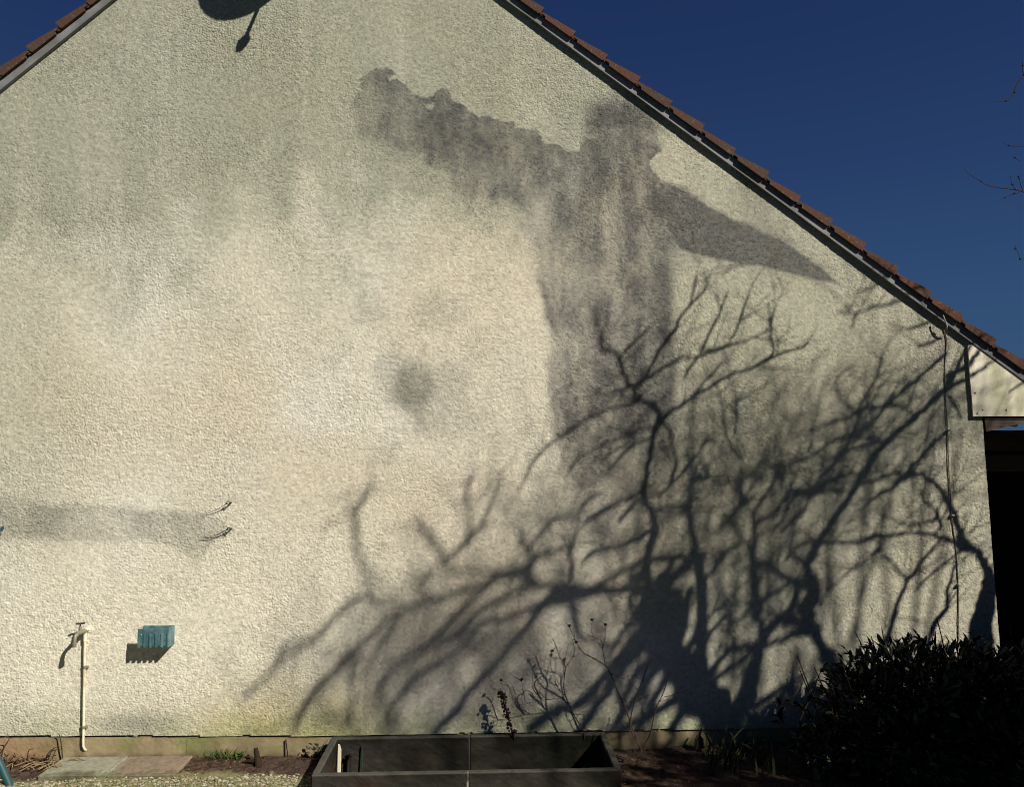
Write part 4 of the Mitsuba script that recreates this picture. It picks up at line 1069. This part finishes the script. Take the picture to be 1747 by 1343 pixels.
# ---------------------------------------------------------------- timber shed beyond the corner
SX0, SX1, SY = 3.47, 6.2, 0.30
put('timber_shed__roof', box(SX0 - .02, SX1, SY - .05, 3.4, 1.995, 2.068, .004), 'dark_timber')
put('timber_shed__beam', box(SX0, SX1, SY + .02, SY + .10, 1.925, 1.9945, .004), 'dark_timber')
for x in (SX0 + .002, 4.75, SX1 - .10):
    put('timber_shed__post', box(x, x + .095, SY + .02, SY + .10, -.3, 1.9245, .004), 'dark_timber')
put('timber_shed__rail', box(SX0 + .10, SX1 - .10, SY + .50, SY + .54, 1.77, 1.90, .004), 'grey_timber')
for k in range(12):
    z0 = -.3 + k * .19
    put('timber_shed__plank', box(SX0 + .05, SX1 - .05, SY + 2.90 + .032 * (k % 2), SY + 2.93 + .032 * (k % 2), z0, z0 + .21, .004), 'dark_timber')
put('timber_shed__side_wall', box(SX1 - .041, SX1 - .001, SY + .101, 3.3, -.3, 1.99, .004), 'dark_timber')
put('timber_shed__side_wall', box(SX0 + .001, SX0 + .04, SY + .101, 3.3, -.3, 1.99, .004), 'dark_timber')
tag('timber_shed', 'dark timber shed seen past the right corner of the house', 'shed')

# bare tree behind the shed, its twigs reaching into the sky at the right edge
frng = np.random.default_rng(12)
put('far_bare_tree__trunk', tube(spline([[8.2, 3.2, -.2], [8.1, 3.15, 1.6], [7.9, 3.1, 3.0], [7.7, 3.05, 4.0]], 6), np.linspace(.16, .09, 19), 10), 'bark', smooth=True)
for st_ in FARTWIGS[:1] + FARTWIGS[4:7]:
    a = np.array(st_[0])
    for c in ([[7.9, 3.1, 3.0], [7.3, 3.05, a[2] * .55 + 1.5]],):
        limb = spline([c[0], c[1], (np.array(c[1]) + a) / 2 + [0, 0, .15], a], 6)
        put('far_bare_tree__limb', tube(limb, np.linspace(.045, .009, len(limb)), 7), 'twig_bark', smooth=True)
for st_ in FARTWIGS:
    s_ = spline(st_, 5)
    r_ = .0075 if len(st_) > 4 else .005
    put('far_bare_tree__twig', tube(s_, np.linspace(r_, .0028, len(s_)), 5), 'twig_bark', smooth=True)
    for k in range(2):
        i = int(frng.integers(2, len(s_))); m = ico.copy(); m.vertices = m.vertices * .010 * [1.4, 1, 1] + s_[i] + frng.normal(0, .006, 3)
        put('far_bare_tree__bud', m, 'seed_brown')
tag('far_bare_tree', 'bare tree beyond the roof whose thin twigs reach into the blue sky', 'tree')

# ---------------------------------------------------------------- the garden trees whose shadows cross the wall
# each limb is given by where its shadow crosses the wall (x, z, breadth in mm); the limb itself stands out in the garden, up the sun's rays
SX_, SZ_ = 1.10, 1.20
sd = np.array([-SX_, -SZ_]) / math.hypot(SX_, SZ_)
ST = math.sqrt(1 + SX_**2 + SZ_**2)            # stretch of a ball's shadow along the sun's track


def tree(name, traces, depth, seed, twigs, label, wiggle=.16, bark='bark', kw=1.0):
    rng_ = np.random.default_rng(seed)
    nodes = []                                  # (x, z, depth) of what is already placed, for joining limbs
    tw = []
    for k, flat in enumerate(traces):
        a = np.array(flat, float).reshape(-1, 3) / 1000.0
        a[:, 1] = a[:, 1]
        if len(a) > 3:
            a2 = spline(a, 3)
            jit = rng_.normal(0, 1, (len(a2), 2)) * np.clip(.10 * a2[:, 2:3], .0022, .0055)
            jit[0] = 0
            a2[:, :2] += jit; a2[:, 2] *= rng_.uniform(.86, 1.14, len(a2))
            s = spline(a2, 3)
        else:
            s = spline(a, 5)
        base_d = depth(s[:, 0], s[:, 1])
        L = np.r_[0, np.cumsum(np.hypot(*np.diff(s[:, :2], axis=0).T))]
        off0 = 0.0
        if nodes:
            nd = np.array(nodes)
            r2 = (nd[:, 0] - s[0, 0])**2 + (nd[:, 1] - s[0, 1])**2
            i = int(np.argmin(r2))
            if r2[i] < .06**2: off0 = nd[i, 2] - base_d[0]
        go = rng_.uniform(0.0, wiggle) * (1 if k else .3)
        off = off0 * np.exp(-L / .8) + go * L
        D = base_d + np.maximum(off, -0.0)
        dx = np.gradient(s[:, 0]); dz = np.gradient(s[:, 1]); ln = np.hypot(dx, dz) + 1e-9
        nx_, nz_ = -dz / ln, dx / ln
        c = nx_ * sd[0] + nz_ * sd[1]
        stretch = np.sqrt((ST * c)**2 + (1 - c**2))
        r = np.maximum(s[:, 2] * kw / stretch / 2, .0022)
        P = np.c_[s[:, 0] + SX_ * D, -D, s[:, 1] + SZ_ * D]
        for q in range(len(s)): nodes.append((s[q, 0], s[q, 1], D[q]))
        if k == 0:                              # down to the ground, spreading at the foot
            b = P[0]
            foot = np.array([b[0] + .10, b[1] - .05, -.25])
            drop = spline([foot, [foot[0] - .02, foot[1], b[2] * .3], [b[0] + .03, b[1], b[2] * .7], b], 6)[:-1]
            r = np.r_[np.linspace(r[0] * 1.45, r[0] * 1.02, len(drop)), r]
            P = np.vstack([drop, P])
            put(f'{name}__trunk', tube(P, r, 10), bark, smooth=True)
        else:
            put(f'{name}__branch', tube(P, r, 7), bark, smooth=True)
        # fine twigs off this limb
        nt_ = int(round(twigs * L[-1] * rng_.uniform(.6, 1.4)))
        for q in range(nt_):
            i = int(rng_.integers(1, len(s) - 1))
            if s[i, 2] > .085: continue
            d_ = np.array([dx[i], dz[i]]) / ln[i]
            an = rng_.choice([-1, 1]) * rng_.uniform(.35, 1.0)
            ca, sa = math.cos(an), math.sin(an)
            d_ = np.array([ca * d_[0] - sa * d_[1], sa * d_[0] + ca * d_[1]])
            if rng_.random() < .62:
                aa = rng_.normal(.92, .34) + (math.pi if name == 'bare_garden_tree_001' and s[i, 0] < .35 else 0)
                d_ = np.array([math.cos(aa), math.sin(aa)])
            elif d_[1] < -.3 and name != 'bare_garden_tree_001': d_ = -d_ * .8
            Lt = rng_.uniform(.14, .40) * (1 + .8 * rng_.random()**3)
            bend = rng_.normal(0, .25)
            tt = np.linspace(0, 1, 6)
            xs_ = s[i, 0] + Lt * (d_[0] * tt - bend * d_[1] * tt**2)
            zs_ = s[i, 1] + Lt * (d_[1] * tt + bend * d_[0] * tt**2)
            Dt = np.maximum(depth(xs_, zs_), 0) + (D[i] - base_d[i]) + rng_.uniform(-.02, .22) * Lt * tt
            tw.append(tube(np.c_[xs_ + SX_ * Dt, -Dt, zs_ + SZ_ * Dt], np.linspace(rng_.uniform(.0026, .0050), .0014, 6), 5))
            if rng_.random() < .5:
                j = int(rng_.integers(2, 5)); L2 = Lt * rng_.uniform(.3, .6); a2 = rng_.choice([-1, 1]) * rng_.uniform(.4, .9)
                e2 = np.array([math.cos(a2) * d_[0] - math.sin(a2) * d_[1], math.sin(a2) * d_[0] + math.cos(a2) * d_[1]])
                t2 = np.linspace(0, 1, 5)
                x2 = xs_[j] + L2 * e2[0] * t2; z2 = zs_[j] + L2 * e2[1] * t2 + .08 * L2 * t2**2
                D2 = depth(x2, z2) + (Dt[j] - depth(xs_[j], zs_[j])) + rng_.uniform(0, .2) * L2 * t2
                tw.append(tube(np.c_[x2 + SX_ * D2, -D2, z2 + SZ_ * D2], np.linspace(.0026, .0013, 5), 5))
    if tw:
        put(f'{name}__twigs', cat(tw), 'twig_bark', smooth=True)
        labels[f'{name}__twigs'] = {'kind': 'stuff'}
    tag(name, label, 'tree')


dmin = lambda x: np.maximum((3.66 - x) / 1.76, .28)
tree('bare_garden_tree', TRACES['A'], lambda x, z: 1.05 * dmin(x) + .05, 1, 8.0, 'slim bare garden tree casting the crooked shadow up the middle of the wall')
tree('bare_garden_tree_001', TRACES['C'], lambda x, z: 1.10 * dmin(x) + .45, 2, 10.0, 'broad bare tree out in the garden casting the long drooping shadows to the left', kw=1.0)
tree('bare_garden_tree_002', TRACES['E'], lambda x, z: 1.12 * dmin(x) + .85, 3, 16.0, 'forked bare tree out in the garden casting the long slanting shadow towards the verge', kw=1.08)
tree('bare_garden_tree_003', TRACES['B'], lambda x, z: 1.25 * dmin(x) + .75, 4, 16.0, 'thick bare tree out in the garden casting the arching shadow by the right corner')

# a taller tree farther out: its twigs throw the soft, blurred half-shade over the lower right of the wall
trng2 = np.random.default_rng(77)
far_key = 'bare_garden_tree_004'
hub = np.array([8.6, -6.2, 3.4])
tr = spline([[9.2, -6.4, -.2], [9.1, -6.35, 1.4], [8.8, -6.25, 2.6], hub], 6)
put(f'{far_key}__trunk', tube(tr, np.linspace(.16, .10, len(tr)), 10), 'bark', smooth=True)
heads = []
for k, (xw, zw, d_) in enumerate(SOFT_LIMBS):
    tip = from_shadow(xw, zw, d_)
    mid_ = hub * .45 + tip * .55 + trng2.normal(0, .25, 3)
    limb = spline([hub, hub * .78 + mid_ * .22 + [0, 0, .35], mid_, tip], 7)
    put(f'{far_key}__branch', tube(limb, np.linspace(.050, .009, len(limb)), 7), 'bark', smooth=True)
    heads.append((xw, zw, d_))
tw = []
heads = np.array(heads)
for k in range(2900):
    h = heads[trng2.integers(0, len(heads))]
    x0, z0 = h[0] + trng2.normal(0, .30), h[1] + trng2.normal(0, .24)
    D0 = h[2] + trng2.normal(0, .5)
    if z0 < -.1: continue
    an = trng2.normal(.95, .55); Lt = trng2.uniform(.18, .55); bend = trng2.normal(0, .3)
    tt = np.linspace(0, 1, 5)
    xs_ = x0 + Lt * (math.cos(an) * tt - bend * math.sin(an) * tt**2); zs_ = z0 + Lt * (math.sin(an) * tt + bend * math.cos(an) * tt**2)
    Dt = np.maximum(D0 + trng2.normal(0, .3) * tt, 1.12 * (3.66 - xs_) / 1.76 + .1)
    tw.append(tube(np.c_[xs_ + SX_ * Dt, -Dt, zs_ + SZ_ * Dt], np.linspace(trng2.uniform(.0022, .0042), .0014, 5), 5))
put(f'{far_key}__twigs', cat(tw), 'twig_bark', smooth=True)
labels[f'{far_key}__twigs'] = {'kind': 'stuff'}
tag(far_key, 'tall bare tree farthest out in the garden casting soft blurred shade on the wall', 'tree')

# tall evergreen out of the picture to the right; it keeps the sun off the shrub and the foot of the shed
hrng = np.random.default_rng(9)
hedge = []
for x in np.arange(3.05, 7.0, .36):
    for z in (.35, .9, 1.4, 1.85):
        if z < 1.15 or x > 3.6 + .3 * (z - 1.4):
            hedge.append((x, -1.55 + .1 * math.sin(x * 3), z, .34, .32, .38))
leafy('garden_hedge', hrng, hedge, 13000, (.07, .12), .42, ['laurel_leaf', 'laurel_leaf_pale'], .4, 2)
hst = []
for k in range(30):
    x = hrng.uniform(3.6, 6.9); y = -1.55 + hrng.normal(0, .1)
    hst.append(tube(spline([[x, y, -.05], [x + .05, y, .9], [x + hrng.normal(0, .15), y + hrng.normal(0, .1), 1.75]], 4), np.linspace(.018, .005, 9), 6))
put('garden_hedge__stems', cat(hst), 'twig_bark', smooth=True)
tag('garden_hedge', 'tall dark evergreen hedge standing out of the picture to the right', 'hedge')

hedge2 = []  # second hedge, unseen, put in to shade the ground right of the trough
for x in np.arange(4.7, 8.2, .6):
    for z in (.6, 1.4, 2.2, 3.0, 3.55 + .12 * math.sin(x * 5)):
        hedge2.append((x, -3.5 + .15 * math.sin(x * 2.3), z, .55, .45, .55))
leafy('garden_hedge_001', hrng, hedge2, 9000, (.12, .19), .46, ['laurel_leaf', 'laurel_leaf_pale'], .4, 2)
hst = []
for k in range(26):
    x = hrng.uniform(4.6, 7.9); y = -3.5 + hrng.normal(0, .15)
    hst.append(tube(spline([[x, y, -.05], [x + .05, y, 1.8], [x + hrng.normal(0, .2), y + hrng.normal(0, .1), 3.6]], 4), np.linspace(.03, .008, 9), 6))
put('garden_hedge_001__stems', cat(hst), 'twig_bark', smooth=True)
tag('garden_hedge_001', 'taller dark evergreen hedge out of the picture, added to shade the ground', 'hedge')

hedge3 = []  # unseen hedge added behind the camera to cut sky light on the wall
for x in np.arange(-10.0, 15.0, 1.5):
    for z in (.8, 2.2, 3.6, 5.0 + .4 * math.sin(x * 2.1)):
        hedge3.append((x, -11.5 + .3 * math.sin(x * 1.3), z, 1.15, .7, 1.05))
leafy('garden_hedge_002', hrng, hedge3, 15000, (.22, .36), .50, ['laurel_leaf', 'laurel_leaf_pale'], .3, 2)
hst = []
for k in range(26):
    x = hrng.uniform(-10, 14.5); y = -11.5 + hrng.normal(0, .2)
    hst.append(tube(spline([[x, y, -.05], [x + .05, y, 2.4], [x + hrng.normal(0, .3), y + hrng.normal(0, .1), 5.0]], 4), np.linspace(.06, .015, 9), 6))
put('garden_hedge_002__stems', cat(hst), 'twig_bark', smooth=True)
tag('garden_hedge_002', 'unseen long high evergreen hedge added behind the camera to darken the wall shadows', 'hedge')

for key in scene:
    if isinstance(key, str) and key.split('__')[-1].rstrip('0123456789').rstrip('_') in ('foliage', 'twigs', 'pods', 'stalks', 'fallen_stalks', 'leaves', 'roof_covering', 'stems'):
        labels.setdefault(key, {'kind': 'stuff'})

for k in list(labels):                          # a part's label entries only where the part exists
    assert any(s == k or s.startswith(k + '__') for s in scene), k
